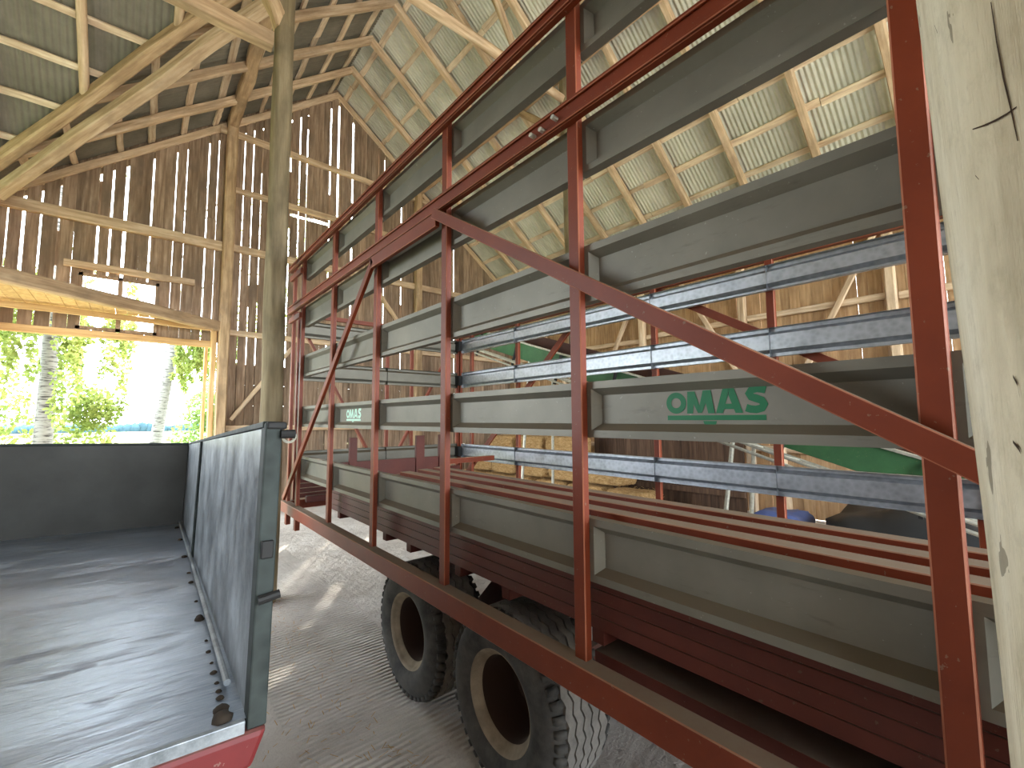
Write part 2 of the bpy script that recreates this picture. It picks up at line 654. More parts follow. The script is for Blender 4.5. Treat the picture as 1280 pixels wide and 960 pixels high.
def grid_floor():
    b = MB()
    x0, x1, y0, y1 = -5.4, 9.6, -7.4, 11.15
    nx, ny = 120, 124
    for j in range(ny + 1):
        for i in range(nx + 1):
            x, y = x0 + (x1 - x0) * i / nx, y0 + (y1 - y0) * j / ny
            z = FLOOR + 0.010 * noise.noise(Vector((x * 0.9, y * 0.9, 0))) - 0.006
            b.v.append((x, y, z))
    for j in range(ny):
        for i in range(nx):
            a = j * (nx + 1) + i
            b.f.append((a, a + 1, a + nx + 2, a + nx + 1))
    return b.build('floor', 'floor', None, True)


struct(grid_floor(), 'dusty grey barn floor with tyre tracks')
b = MB()
b.add([(-400, 11.15, -0.09), (400, 11.15, -0.09), (400, 900, 1.2), (-400, 900, 1.2)], [(0, 1, 2, 3)])
struct(b.build('ground', 'field'), 'bright sunlit field outside the barn door')
b = MB()
b.add([(-5.5, -120, -0.10), (120, -120, -0.10), (120, 11.15, -0.10), (-5.5, 11.15, -0.10)], [(0, 1, 2, 3)])
struct(b.build('unseen_yard_ground', 'yard'), 'unseen gravel yard behind the barn, pale to bounce daylight in')
b = MB()
b.add([(-120, -120, -0.10), (-5.5, -120, -0.10), (-5.5, 11.15, -0.10), (-120, 11.15, -0.10)], [(0, 1, 2, 3)])
struct(b.build('unseen_meadow_ground', 'meadow'), 'unseen green ground outside the cross wing, dark to limit bounced light')

# ------------------------------------------------------------------ far gable wall
wall = struct(empty('wall_front', (0, GY, 0)), 'far gable wall of vertical boards with daylight in the gaps')
DX0, DX1, DZ = -6.0, 1.20, 3.42       # door opening
WX0, WX1, WZ0, WZ1 = -0.92, 0.22, 3.56, 4.60


def roof_z(x):
    return (zL(x) if x < XR_ else zR(x)) - 0.02


def gboard(x0, x1, z0, z1a, z1b, yo):
    t = 0.022
    b = MB()
    j = lambda: random.uniform(-0.004, 0.004)
    b.hexa([(x0 + j(), yo, z0), (x1 + j(), yo, z0), (x1 + j(), yo + t, z0), (x0 + j(), yo + t, z0),
            (x0 + j(), yo, z1a), (x1 + j(), yo, z1b), (x1 + j(), yo + t, z1b), (x0 + j(), yo + t, z1a)])
    # local frame with Z along the board so the grain runs up it
    return b.build('board', 'gboard', wall)


x = -2.35
while x < XW + 0.1:
    w = random.uniform(0.135, 0.20)
    lit = 4.0
    if x < lit:
        gap = random.choice([0.006, 0.018, 0.025, 0.032, 0.042]) if random.random() < 0.88 else 0.002
    else:
        gap = random.choice([0.001, 0.002, 0.003, 0.003, 0.003, 0.024])
    x1 = x + w
    for cut in (WX0, WX1, DX1 + 0.06):      # boards end flush at the window and the door
        if x + 0.02 < cut < x1:
            x1 = cut
            gap = 0.0
    xm = (x + x1) / 2
    ya, yb = roof_z(x), roof_z(x1)
    yo = random.uniform(0.0, 0.012)
    z0 = DZ + 0.10 if xm < DX1 + 0.06 else FLOOR
    if WX0 < xm < WX1:
        gboard(x, x1, z0, WZ0, WZ0, yo)
        gboard(x, x1, WZ1, ya, yb, yo)
    elif 2.5 < xm < 3.4:
        gboard(x, x1, z0, 6.72, 6.72, yo)
        gboard(x, x1, 6.79 + random.uniform(-0.01, 0.015), ya, yb, yo)
    elif random.random() < 0.25 and z0 > 1:
        zc = random.uniform(5.2, 7)
        zc = min(zc, ya - 0.6)
        gboard(x, x1, z0, zc, zc, yo)
        gboard(x + 0.006, x1 - 0.006, zc + 0.003, ya, yb, yo)
    else:
        gboard(x, x1, z0, ya, yb, yo)
    if gap > 0.01:      # strips added outside to break up the daylight slits
        zz = max(z0, 3.6)
        while zz < ya - 0.5:
            zz += random.uniform(0.3, 2.2)
            z2 = min(zz + random.uniform(0.3, 1.5), ya - 0.3)
            if z2 - zz > 0.15 and random.random() < 0.5 and not (WX0 < xm < WX1 and zz < WZ1 + 0.1):
                MB().box(x1 - 0.012, x1 + gap + 0.012, 0.036, 0.048, zz, z2).build('slit_blocker', 'gboard', wall)
            zz = z2
    x = x1 + gap

# outside: barge boards under the rakes and a plinth sheathing, which close the gaps there
for (xa, xb, fz) in ((-2.6, XR_, zL), (XR_, XW + 0.5, zR)):
    b = MB()
    za, zb = fz(xa), fz(xb)
    b.hexa([(xa, 0.05, za - 0.30), (xb, 0.05, zb - 0.42), (xb, 0.075, zb - 0.42), (xa, 0.075, za - 0.30),
            (xa, 0.05, za + 0.1), (xb, 0.05, zb + 0.1), (xb, 0.075, zb + 0.1), (xa, 0.075, za + 0.1)])
    b.build('barge_board', 'gboard', wall)
for i in range(7):
    z = FLOOR + i * 0.45
    MB().box(DX1 + 0.05, XW + 0.1, 0.04, 0.065, z, z + 0.445).build('plinth_board', 'gboard', wall)

# posts and girts of the gable (inside)
timber('gable_post', (1.32, -0.12, FLOOR), (1.32, -0.12, 8.55), 0.20, 0.18, 'beam', wall, (0, 1, 0))
timber('gable_post', (5.86, -0.12, FLOOR), (5.86, -0.12, 8.55), 0.20, 0.18, 'beam', wall, (0, 1, 0))
timber('door_jamb', (1.15, -0.07, FLOOR), (1.15, -0.07, 3.75), 0.10, 0.12, 'newwood', wall, (0, 1, 0))
timber('door_jamb', (1.03, 0.03, FLOOR), (1.03, 0.03, 3.42), 0.06, 0.10, 'newwood', wall, (0, 1, 0))
timber('girt', (1.1, -0.06, 8.22), (6.9, -0.06, 8.16), 0.10, 0.13, 'rafter', wall)
timber('girt', (1.42, -0.06, 6.93), (5.8, -0.06, 6.88), 0.10, 0.12, 'rafter', wall)
timber('girt', (-2.2, -0.06, 5.62), (1.24, -0.06, 5.60), 0.12, 0.20, 'rafter', wall)
timber('girt', (1.42, -0.06, 5.62), (8.9, -0.06, 5.60), 0.10, 0.16, 'rafter', wall)
timber('girt', (1.42, -0.06, 3.76), (8.9, -0.06, 3.74), 0.10, 0.12, 'rafter', wall)
timber('girt', (1.42, -0.06, 1.72), (8.9, -0.06, 1.70), 0.10, 0.12, 'rafter', wall)
timber('door_header', (-2.3, -0.03, 3.47), (1.2, -0.03, 3.47), 0.10, 0.13, 'newwood', wall)
timber('window_lintel', (-1.12, -0.05, 4.72), (0.78, -0.05, 4.72), 0.06, 0.13, 'rafter', wall)
timber('gable_brace', (1.5, -0.08, 1.9), (2.7, -0.08, 3.6), 0.08, 0.12, 'rafter', wall, (0, 1, 0))
timber('gable_brace', (5.7, -0.08, 4.0), (4.5, -0.08, 5.5), 0.08, 0.12, 'rafter', wall, (0, 1, 0))

win = struct(empty('window_1', (0, GY, 0)), 'two by two paned window above the barn door')
fw = 0.055
for (a, c, z0, z1) in ((WX0, WX1, WZ0, WZ0 + fw), (WX0, WX1, WZ1 - fw, WZ1), (WX0, WX0 + fw, WZ0, WZ1), (WX1 - fw, WX1, WZ0, WZ1),
                       (-0.385, -0.315, WZ0, WZ1), (WX0, WX1, 4.05, 4.11)):
    MB().box(a, c, -0.01, 0.04, z0, z1).build('sash_bar', 'gboard', win)
for (a, c) in ((WX0 + fw, -0.385), (-0.315, WX1 - fw)):
    for (z0, z1) in ((WZ0 + fw, 4.05), (4.11, WZ1 - fw)):
        MB().box(a, c, 0.012, 0.016, z0, z1).build('pane', 'glass', win)

# loft platform wedge beside the door: near beam runs in to the gable post, boards between beam and wall
loft = struct(empty('trim_1', (0, 0, 0)), 'small plank loft above the barn door')
zb = 3.86
timber('loft_beam', (-2.3, 8.35, zb), (1.24, 10.90, zb), 0.15, 0.21, 'beam', loft)
timber('ledger', (-2.3, 10.45, zb - 0.09), (1.1, 10.75, zb - 0.09), 0.06, 0.10, 'newwood', loft)
n = 20
for i in range(n):
    xa = -2.3 + 3.2 * i / n
    xb = -2.3 + 3.2 * (i + 1) / n - 0.006
    ya = 8.35 + (xa + 2.3) / 3.54 * 2.55 + 0.02
    y2 = 8.35 + (xb + 2.3) / 3.54 * 2.55 + 0.02
    b = MB()
    zz = zb + 0.0 + random.uniform(0, 0.006)
    b.hexa([(xa, ya, zz), (xb, y2, zz), (xb, 10.82, zz), (xa, 10.82, zz), (xa, ya, zz + 0.03), (xb, y2, zz + 0.03), (xb, 10.82, zz + 0.03), (xa, 10.82, zz + 0.03)])
    b.build('plank', 'newwood', loft)

# ------------------------------------------------------------------ right wall
wr = struct(empty('wall_right', (XW, 0, 0)), 'long right wall of upright bright boards')
zt = zR(XW) + 0.05
y = BY
while y < GY:
    w = random.uniform(0.13, 0.19)
    MB().box(0.0 + random.uniform(0, 0.012), 0.03, y, y + w, FLOOR, zt).build('board', 'rboard', wr)
    y += w + (random.choice([0.002, 0.003, 0.003, 0.006]))
for i in range(8):
    yy = -5.6 + 2.3 * i
    timber('wall_post', (-0.12, yy, FLOOR), (-0.12, yy, zt), 0.14, 0.14, 'rafter', wr, (0, 1, 0))
    if i < 7:
        timber('wall_brace', (-0.14, yy + 0.1, 4.9 if i % 2 else 2.6), (-0.14, yy + 1.3, 2.6 if i % 2 else 4.9), 0.09, 0.09, 'rafter', wr, (1, 0, 0))
for z in (1.2, 2.5, 3.72, 4.9, 5.9):
    for i in range(7):
        y0 = -5.6 + 2.3 * i
        timber('wall_rail', (-0.06, y0 + 0.08, z + random.uniform(-.04, .04)), (-0.06, y0 + 2.22, z + random.uniform(-.04, .04)), 0.09, 0.11, 'rafter', wr)

# back gable and left side, behind the photographer: unseen frames, back opening shaped to let daylight in
wb = struct(empty('wall_back_unseen', (0, BY, 0)), 'unseen back gable with a wide opening to let daylight in')
for (xa, xb) in ((XL, -1.0), (8.2, XW)):
    nb = int((xb - xa) / 0.2)
    for i in range(nb):
        q = xa + (xb - xa) * i / nb
        MB().box(q, q + (xb - xa) / nb - 0.004, 0, 0.025, FLOOR, roof_z(q) - 0.05).build('board', 'gboard', wb)
nb = 46
for i in range(nb):
    q = -1.0 + 9.2 * i / nb
    MB().box(q, q + 9.2 / nb - 0.004, 0, 0.025, 6.0, min(roof_z(q), roof_z(q + 0.2))).build('board', 'gboard', wb)
timber('door_header', (-1.1, 0.08, 5.95), (8.3, 0.08, 5.95), 0.14, 0.2, 'beam', wb)  # header over the unseen back opening that lets daylight in

wl = struct(empty('wall_left', (XL, 0, 0)), 'left wall with the drive-in cross wing')
for (ya, yb) in ((BY, -1.35), (10.35, GY)):
    nb = max(2, int((yb - ya) / 0.2))
    for i in range(nb):
        q = ya + (yb - ya) * i / nb
        MB().box(-0.03, 0, q, q + (yb - ya) / nb - 0.004, FLOOR, zL(XL)).build('board', 'gboard', wl)
for yy in (10.35, -1.35):
    nb = 14
    for i in range(nb):
        q = WXE + (XL - WXE) * i / nb
        b = MB()
        b.box(q - XL, q - XL + (XL - WXE) / nb - 0.004, yy - 0.03, yy, FLOOR, zW(yy) + 0.02).build('board', 'gboard', wl)

# unseen end wall of the cross wing; its doorway is sized for incoming daylight
we = struct(empty('wall_wing_unseen', (WXE, 0, 0)), 'unseen end wall of the cross wing, doorway sized to let daylight in')
nb = 58
for i in range(nb):
    q = -1.35 + 11.7 * i / nb
    q1 = q + 11.7 / nb - 0.004
    z0 = 4.8 if 5.2 < q < 10.0 else FLOOR
    za, zb_ = zW(q), zW(q1)
    b = MB()
    b.hexa([(-0.03, q, z0), (0, q, z0), (0, q1, z0), (-0.03, q1, z0), (-0.03, q, za), (0, q, za), (0, q1, zb_), (-0.03, q1, zb_)])
    b.build('board', 'gboard', we)
timber('door_header', (0.07, 5.0, 4.8), (0.07, 10.2, 4.8), 0.12, 0.18, 'beam', we)  # header over the unseen wing doorway sized for daylight

# ------------------------------------------------------------------ roof
ceil = struct(empty('ceiling', (0, 0, 0)), 'open barn roof of rafters, battens and corrugated sheets')
NLx = Vector((-SL, 0, 1)).normalized()     # normal of left slope
NRx = Vector((SR, 0, 1)).normalized()
NW = Vector((0, VBS, 1)).normalized()      # wing slope facing +Y
RAF = [11.02, 9.95, 8.85, 7.72, 6.6, 5.5, 4.4, 3.28, 2.07, 0.95, -0.2, -1.3, -2.4, -3.5, -4.6, -5.7, -6.8]


def left_low(y):
    """lowest x of the left slope at this y: eave or valley"""
    if -1.2 < y < 10.25:
        return max(XL - 0.25, valley_x(y))
    return XL - 0.25


def off(p, nrm, d):
    return tuple(Vector(p) + nrm * d)


for y in RAF:
    xa = left_low(y)
    if XR_ - xa > 0.25:
        timber('rafter', off((xa, y, zL(xa)), NLx, -0.10), off((XR_ - 0.02, y, zL(XR_ - 0.02)), NLx, -0.10), 0.115, 0.14, 'rafter', ceil, tuple(NLx), 0.010, 8)
    timber('rafter', off((XW + 0.25, y, zR(XW + 0.25)), NRx, -0.10), off((XR_ + 0.02, y, zR(XR_ + 0.02)), NRx, -0.10), 0.115, 0.14, 'rafter', ceil, tuple(NRx), 0.010, 8)


def batten_row(x, fz, nrm, y0, y1):
    y = y0
    while y < y1 - 0.2:
        ln = min(random.choice([2.2, 3.3, 4.4]) + random.uniform(-0.1, 0.1), y1 - y)
        dx = random.uniform(-0.03, 0.03)
        w = random.uniform(0.09, 0.14)
        timber('batten', (x + dx, y, fz(x + dx)), (x + dx * 0.3, y + ln, fz(x + dx * 0.3)), w, 0.035, 'batten', ceil, tuple(nrm), 0.008, 8)
        y += ln + 0.01


for x in (3.78, 4.29, 4.82, 5.38, 5.93, 6.5, 7.08, 7.68, 8.24, 8.80, 9.25):
    batten_row(x, zR, NRx, BY, GY)
for x in (3.38, 2.86, 2.37, 1.86, 1.42, 1.0, 0.465, -0.02, -0.47, -1.07, -1.6, -2.1):
    # left slope: battens stop at the valleys of the wing
    ys = [i * 0.05 + BY for i in range(int((GY - BY) / 0.05) + 1)]
    run = None
    for yv in ys + [None]:
        ok = yv is not None and left_low(yv) <= x - 0.03
        if ok and run is None:
            run = yv
        if (not ok) and run is not None:
            end = (yv - 0.05) if yv is not None else GY
            if end - run > 0.4:
                batten_row(x, zL, NLx, run, end)
            run = None

PER, AMP, NRIB, SEG = 0.076, 0.0095, 11, 6
SW = PER * NRIB


def corrug_y(fz, nrm, y0, xa_fn, xb, lift):
    """sheet over [y0, y0+SW], ribs running down the slope from xb (ridge) to xa_fn(y)"""
    b = MB()
    m = NRIB * SEG + 3
    for i in range(m + 1):
        y = y0 + PER * i / SEG
        a = AMP * math.cos(2 * math.pi * i / SEG)
        xa = xa_fn(y)
        b.v.append(off((xa, y, fz(xa)), nrm, lift + a))
        b.v.append(off((xb, y, fz(xb)), nrm, lift + a))
    for i in range(m):
        b.f.append((2 * i, 2 * i + 2, 2 * i + 3, 2 * i + 1))
    return b


def corrug_x(x0, yfar_fn, yr, sgn):
    b = MB()
    m = NRIB * SEG + 3
    nw = Vector((0, VBS * sgn, 1)).normalized()
    lift = 0.035 + (0.003 if int(round((x0 - WXE) / SW)) % 2 else 0.0)
    for i in range(m + 1):
        x = x0 + PER * i / SEG
        a = AMP * math.cos(2 * math.pi * i / SEG)
        yf = yfar_fn(x)
        b.v.append(off((x, yf, zW(yf)), nw, lift + a))
        b.v.append(off((x, yr, zW(yr)), nw, lift + a))
    for i in range(m):
        b.f.append((2 * i, 2 * i + 2, 2 * i + 3, 2 * i + 1))
    return b


nsh = int((GY + 0.3 - BY) / SW) + 1
xs = [XR_ + 0.0, 5.55, 7.5, XW + 0.35]
for j in range(3):
    xa, xb = xs[j + 1] + (0.08 if j < 2 else 0), xs[j]
    me = None
    for i in range(nsh):
        if me is None:
            me = corrug_y(zR, NRx, 0.0, lambda y: xa, xb, 0.035 + (2 - j) * 0.0006).mesh('roof_sheet', True, False)
        put('roof_sheet', me, 'sheet', ceil, Matrix.Translation((0, BY - 0.2 + i * SW, 0.003 * (i % 2))))
for i in range(nsh):
    y0 = BY - 0.2 + i * SW
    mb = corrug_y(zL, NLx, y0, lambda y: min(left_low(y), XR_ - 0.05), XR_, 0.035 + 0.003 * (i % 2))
    put('roof_sheet', mb.mesh('roof_sheet', True, False), 'darksheet', ceil)
b = MB()
b.hexa([(XR_ - 0.25, BY, zL(XR_ - 0.25) + 0.06), (XR_, BY, ZR_ + 0.06), (XR_, GY + 0.3, ZR_ + 0.06), (XR_ - 0.25, GY + 0.3, zL(XR_ - 0.25) + 0.06),
        (XR_ - 0.25, BY, zL(XR_ - 0.25) + 0.08), (XR_, BY, ZR_ + 0.08), (XR_, GY + 0.3, ZR_ + 0.08), (XR_ - 0.25, GY + 0.3, zL(XR_ - 0.25) + 0.08)])
b.hexa([(XR_, BY, ZR_ + 0.06), (XR_ + 0.25, BY, zR(XR_ + 0.25) + 0.06), (XR_ + 0.25, GY + 0.3, zR(XR_ + 0.25) + 0.06), (XR_, GY + 0.3, ZR_ + 0.06),
        (XR_, BY, ZR_ + 0.08), (XR_ + 0.25, BY, zR(XR_ + 0.25) + 0.08), (XR_ + 0.25, GY + 0.3, zR(XR_ + 0.25) + 0.08), (XR_, GY + 0.3, ZR_ + 0.08)])
b.build('ridge_cap', 'sheet', ceil)

# cross wing
wing = struct(empty('ceiling_wing', (0, 0, 0)), 'roof of the cross wing meeting the main roof in a valley')


def yfar(x):
    """y where the wing's far slope ends: eave, or the valley"""
    if x <= XL:
        return 10.4
    return min(10.4, (VB0 - zL(x)) / VBS)


x = WXE
while x < 2.6:
    put('roof_sheet', corrug_x(x, yfar, WRY, 1).mesh('roof_sheet', True, False), 'darksheet', wing)
    put('roof_sheet', corrug_x(x, lambda q: 2 * WRY - yfar(q), WRY, -1).mesh('roof_sheet', True, False), 'darksheet', wing)
    x += SW
for x in (-4.8, -3.85, -2.85, -1.85, -0.82, 0.2, 1.2, 2.2):
    for s in (1, -1):
        ye = yfar(x) if s == 1 else 2 * WRY - yfar(x)
        nw = Vector((0, VBS * s, 1)).normalized()
        log('rafter', off((x, WRY, zW(WRY)), nw, -0.10), off((x, ye, zW(ye)), nw, -0.10), 0.062, 0.062, 'rafter', wing, 10, 8, 0.008, x)
for i in range(11):
    for s in (1, -1):
        yy = 10.3 - 0.57 * i
        if yy < WRY + 0.1:
            continue
        xe = valley_x(yy)
        nw = Vector((0, VBS * s, 1)).normalized()
        y2 = yy if s == 1 else 2 * WRY - yy
        timber('batten', (WXE, y2, zW(y2)), (xe, y2, zW(y2)), 0.10, 0.04, 'batten', wing, tuple(nw), 0.008, 10)
# valley rafters: a main valley beam and a lighter lower one
for s in (1, -1):
    yo = 10.3 if s == 1 else 2 * WRY - 10.3
    pa = Vector((valley_x(10.3), yo, zW(10.3)))
    pb = Vector((valley_x(WRY + 0.1), WRY + 0.1 * s, zW(WRY + 0.1)))
    timber('valley_rafter', pa + Vector((0, 0, -0.13)), pb + Vector((0, 0, -0.13)), 0.16, 0.17, 'beam', wing, (0, 0, 1), 0.012, 10)
    timber('valley_beam', pa + Vector((0.22, 0, -0.34)), pb + Vector((0.22, 0, -0.34)), 0.18, 0.16, 'rafter', wing, (0, 0, 1), 0.012, 10)

# long purlin beams, ties and braces
for xx in (1.32, 5.86):
    for (ya, yb) in ((BY, -0.05), (-0.05, 5.25), (5.25, GY - 0.2)):
        timber('purlin_beam', (xx, ya, 8.40), (xx, yb, 8.40), 0.20, 0.22, 'beam', ceil, (0, 0, 1), 0.012, 10)
log('tie_beam', (2.0, 5.25, 7.82), (5.9, 5.25, 7.82), 0.072, 0.085, 'rafter', ceil, 10, 10, 0.02, 4)
log('tie_brace', (3.6, 5.3, 10.0), (4.9, 5.3, 7.8), 0.06, 0.06, 'rafter', ceil, 10, 8, 0.015, 5)
timber('tie_beam', (-4.5, 5.16, 6.02), (0.96, 5.16, 6.02), 0.16, 0.17, 'beam', ceil, (0, 0, 1), 0.008, 12)
timber('tie_brace', (0.7, 5.2, 7.1), (1.06, 5.24, 6.3), 0.14, 0.16, 'beam', ceil, (0, 1, 0), 0.01, 6)
timber('tie_brace', (1.1, 5.35, 7.2), (1.28, 6.5, 8.3), 0.14, 0.14, 'beam', ceil, (1, 0, 0), 0.01, 6)
timber('tie_brace', (5.9, 5.35, 7.2), (5.86, 6.5, 8.3), 0.14, 0.14, 'beam', ceil, (1, 0, 0), 0.01, 6)

# ------------------------------------------------------------------ log pillars
lp = log('log_pillar', (1.095, 5.25, FLOOR - 0.02), (1.09, 5.25, 8.3), 0.108, 0.102, 'oldlog', None, 18, 40, 0.010, 1)
tag(lp, 'dark round log pillar rising behind the grey trailer corner', 'pillar')
lp = log('log_pillar', (6.05, 5.25, FLOOR - 0.02), (5.9, 5.25, 8.3), 0.12, 0.11, 'oldlog', None, 14, 24, 0.012, 2)
tag(lp, 'log pillar beyond the wagon under the right roof slope', 'pillar')
lp = log('log_pillar', (0.968, -0.092, FLOOR - 0.02), (0.955, -0.082, 8.3), 0.153, 0.150, 'palelog', None, 40, 90, 0.010, 3)
tag(lp, 'pale weathered log pillar close by at the right edge', 'pillar')
PLL = 8.36


def on_log(a, z):
    """point on the pale pillar's surface at angle a (its own frame) and height z"""
    t = z / PLL
    q = 0.153 - 0.003 * t + 0.010 * noise.noise(Vector((math.cos(a) * 1.3 + 3, math.sin(a) * 1.3, t * PLL * 0.9))) * 1.6
    return Vector((q * math.cos(a) + 0.010 * noise.noise(Vector((3, 3, t * PLL * 0.6))), q * math.sin(a), z))


def crack(path, w):
    b = MB()
    for i, (a, z) in enumerate(path):
        wd = 0.6 * w * (0.35 + 0.65 * math.sin(math.pi * (i + 0.4) / (len(path) - 0.2)))
        p = on_log(a, z)
        nr = Vector((math.cos(a), math.sin(a), 0))
        tg = Vector((-math.sin(a), math.cos(a), 0)) if abs(path[-1][1] - path[0][1]) > 0.05 else Vector((0, 0, 1))
        b.v += [tuple(p + nr * 0.0012 + tg * wd), tuple(p + nr * 0.0012 - tg * wd)]
    for i in range(len(path) - 1):
        b.f.append((2 * i, 2 * i + 2, 2 * i + 3, 2 * i + 1))
    b.build('crack', 'crack', lp)


LPM = lp.matrix_basis.inverted()


def aim(px, py):
    """angle and height on the pillar where the photo shows a mark"""
    d = (RX * ((px - 640) / 550.0) + RY * ((py - 480) / 550.0) + RZ)
    o_ = LPM @ Vector((0, 0, H))
    dd = LPM.to_3x3() @ d
    A = dd.x ** 2 + dd.y ** 2
    B = o_.x * dd.x + o_.y * dd.y
    Cc = o_.x ** 2 + o_.y ** 2 - 0.153 ** 2
    t = (-B - math.sqrt(max(0.0, B * B - A * Cc))) / A
    p = o_ + dd * t
    return (math.atan2(p.y, p.x), p.z)


rc = random.Random(3)
for pts, w in (([(1247, 0), (1254, 50), (1262, 95), (1271, 135), (1279, 175)], 0.0016), ([(1222, 160), (1238, 155), (1252, 149), (1266, 141), (1278, 132)], 0.0026),
               ([(1169, 30), (1173, 40), (1175, 52)], 0.0022), ([(1177, 84), (1178, 92)], 0.0016), ([(1181, 98), (1183, 106)], 0.0013), ([(1178, 122), (1180, 132)], 0.0012),
               ([(1183, 200), (1184, 208)], 0.0014), ([(1224, 218), (1229, 223)], 0.002), ([(1266, 325), (1268, 345)], 0.002), ([(1270, 470), (1276, 480), (1279, 496)], 0.005),
               ([(1268, 552), (1276, 560), (1279, 566)], 0.005), ([(1256, 660), (1258, 690)], 0.003), ([(1262, 700), (1264, 718)], 0.0024), ([(1244, 626), (1245, 634)], 0.002), ([(1252, 752), (1252, 762)], 0.0022)):
    crack([aim(*p) for p in pts], w)

# ------------------------------------------------------------------ the tall wagon
PIV = Vector((2.5, 2.25, FLOOR))
wag = empty('hay_wagon', PIV + Vector((0, 0.024, 0)), (0.0135, 0, 0))
tag(wag, 'tall red framed wagon with grey board sides and twin axle wheels', 'wagon')
TW = Matrix.Translation(-PIV)
PY = [-1.91, -0.89, 0.135, 1.172, 2.180, 3.160, 4.135, 5.150]
ZT, ZB = 3.575, 0.865


def wpart(mb, name, mat, bevel=0.0, smooth=False, parent=wag):
    o = mb.build(name, mat, parent, smooth, TW if parent is wag else None, bevel)
    if mat == 'red' and bevel:      # paint rubbed thin along the edges
        o.data.materials.append(M['worn'])
        o.modifiers['bevel'].material = 1
        o.modifiers['bevel'].segments = 1
    return o


NX, FX = 1.333, 3.70            # outer faces of the near and far side posts
for i, y in enumerate(PY):
    wpart(MB().box(NX, NX + 0.036, y - 0.029, y + 0.029, ZB - 0.01, ZT), 'side_post', 'red', 0.004)
    wpart(MB().box(FX - 0.04, FX, y - 0.029 + 0.07, y + 0.029 + 0.07, ZB - 0.01, 3.05), 'side_post', 'red', 0.004)
wpart(MB().box(NX, NX + 0.036, 5.49, 5.54, ZB - 0.01, ZT), 'side_post', 'red', 0.004)
wpart(MB().box(FX - 0.036, FX, 5.49, 5.54, ZB - 0.01, 3.05), 'side_post', 'red', 0.004)

# rails of the near side
Y0, Y1 = -2.0, 5.60
wpart(MB().box(1.288, 1.368, Y0, Y1, 0.755, ZB), 'bottom_rail', 'red', 0.004)
wpart(MB().box(FX - 0.03, FX + 0.05, Y0, Y1, 0.755, ZB), 'bottom_rail', 'red', 0.004)
for (z0, z1, nm) in ((3.515, 3.578, 'top_rail'), (3.005, 3.09, 'middle_rail')):
    b = MB().box(1.300, NX, Y0, Y1, z0, z1)
    b.box(1.286, 1.300, Y0, Y1, z0, z0 + 0.014)
    b.box(1.286, 1.300, Y0, Y1, z1 - 0.014, z1)
    wpart(b, nm, 'red', 0.003)
wpart(MB().box(FX - 0.035, FX + 0.02, Y0, Y1, 2.99, 3.045), 'top_rail', 'red', 0.003)
# short tail rails between the last two posts
for z in (3.40, 2.90):
    wpart(MB().box(1.302, NX, 5.12, 5.56, z, z + 0.06), 'tail_rail', 'red', 0.003)
# bent brace: level under the middle rail, then down to both ends
b = MB().bar((1.300, 2.20, 2.955), (1.300, 3.15, 2.955), 0.03, 0.085)
wpart(b, 'brace', 'red', 0.003)
b = MB().bar((1.298, 2.235, 3.005), (1.298, -1.20, 0.895), 0.034, 0.060)
wpart(b, 'brace', 'red', 0.003)
b = MB().bar((1.300, 3.12, 2.97), (1.300, 5.50, 0.90), 0.03, 0.055)
wpart(b, 'brace', 'red', 0.003)
for (ya, za, yb, zb2) in ((2.25, 2.99, -1.2, 0.89), (3.15, 2.97, 5.5, 0.90)):
    wpart(MB().bar((FX + 0.015, ya, za), (FX + 0.015, yb, zb2), 0.03, 0.07), 'brace', 'red', 0.003)
# bolts by the joint on the middle rail
for (y, z) in ((1.225, 3.045), (1.30, 3.03), (1.36, 3.035)):
    wpart(MB().tube([(1.270, y, z), (1.300, y, z)], 0.010, 8), 'bolt', 'rod')


def pan_mesh(L, Hh, end=0.042, d=0.036, lip=0.028, sl=0.026):
    """pressed board: flat lips, web set back; a flat upright rim at the far end only (end = 0: none)"""
    b = MB()
    e2 = end + (sl if end else 0.0)

    def rect(x, ez, ey):
        return [(x, 0.0, ez), (x, L - ey, ez), (x, L - ey, Hh - ez), (x, 0.0, Hh - ez)]
    rs = [rect(0.045, 0.0, 0.0), rect(0.0, 0.0, 0.0), rect(0.0, lip, end), rect(d, lip + sl, e2)]
    for r in rs:
        b.v += r
    for k2 in range(3):
        for j in range(4):
            a, c = k2 * 4 + j, k2 * 4 + (j + 1) % 4
            if k2 == 1 and (j == 3 or (j == 1 and not end)):
                continue
            if k2 == 2 and j == 1 and not end:
                continue
            if k2 == 2 and j == 3:
                continue
            b.f.append((a, c, c + 4, a + 4))
    b.f.append((12, 13, 14, 15))
    return b.mesh('side_board', False, True)


BZ = [(1.150, 1.390), (1.705, 1.925), (2.250, 2.485), (2.800, 3.025), (3.335, 3.555)]
pans = {}


def pan(L, Hh, end=0.042):
    key = (round(L, 3), round(Hh, 3), end)
    if key not in pans:
        pans[key] = pan_mesh(*key)
    return pans[key]


for r, (z0, z1) in enumerate(BZ):
    for i in range(len(PY) - 1):
        o = put('side_board', pan(PY[i + 1] - PY[i] - 0.006, z1 - z0), 'board', wag, TW @ Matrix.Translation((NX + 0.038, PY[i] + 0.003, z0)))
        if r == 1 and i == 2:
            logo_host = o
        if r == 1 and i == 5:
            logo_host2 = o
for r, (z0, z1) in enumerate(BZ[:4]):
    zz = {0: (1.205, 1.42), 1: (1.705, 1.92), 2: (2.235, 2.455), 3: (2.745, 2.94)}[r]
    for i in range(len(PY) - 1):
        me = pan(PY[i + 1] - PY[i] + (0.17 if i == 6 else 0.0), zz[1] - zz[0], 0)
        put('side_board', me, 'galv', wag, TW @ Matrix.Translation((FX - 0.042, PY[i] + (0.073), zz[0])) @ Matrix.Scale(-1, 4, (1, 0, 0)))
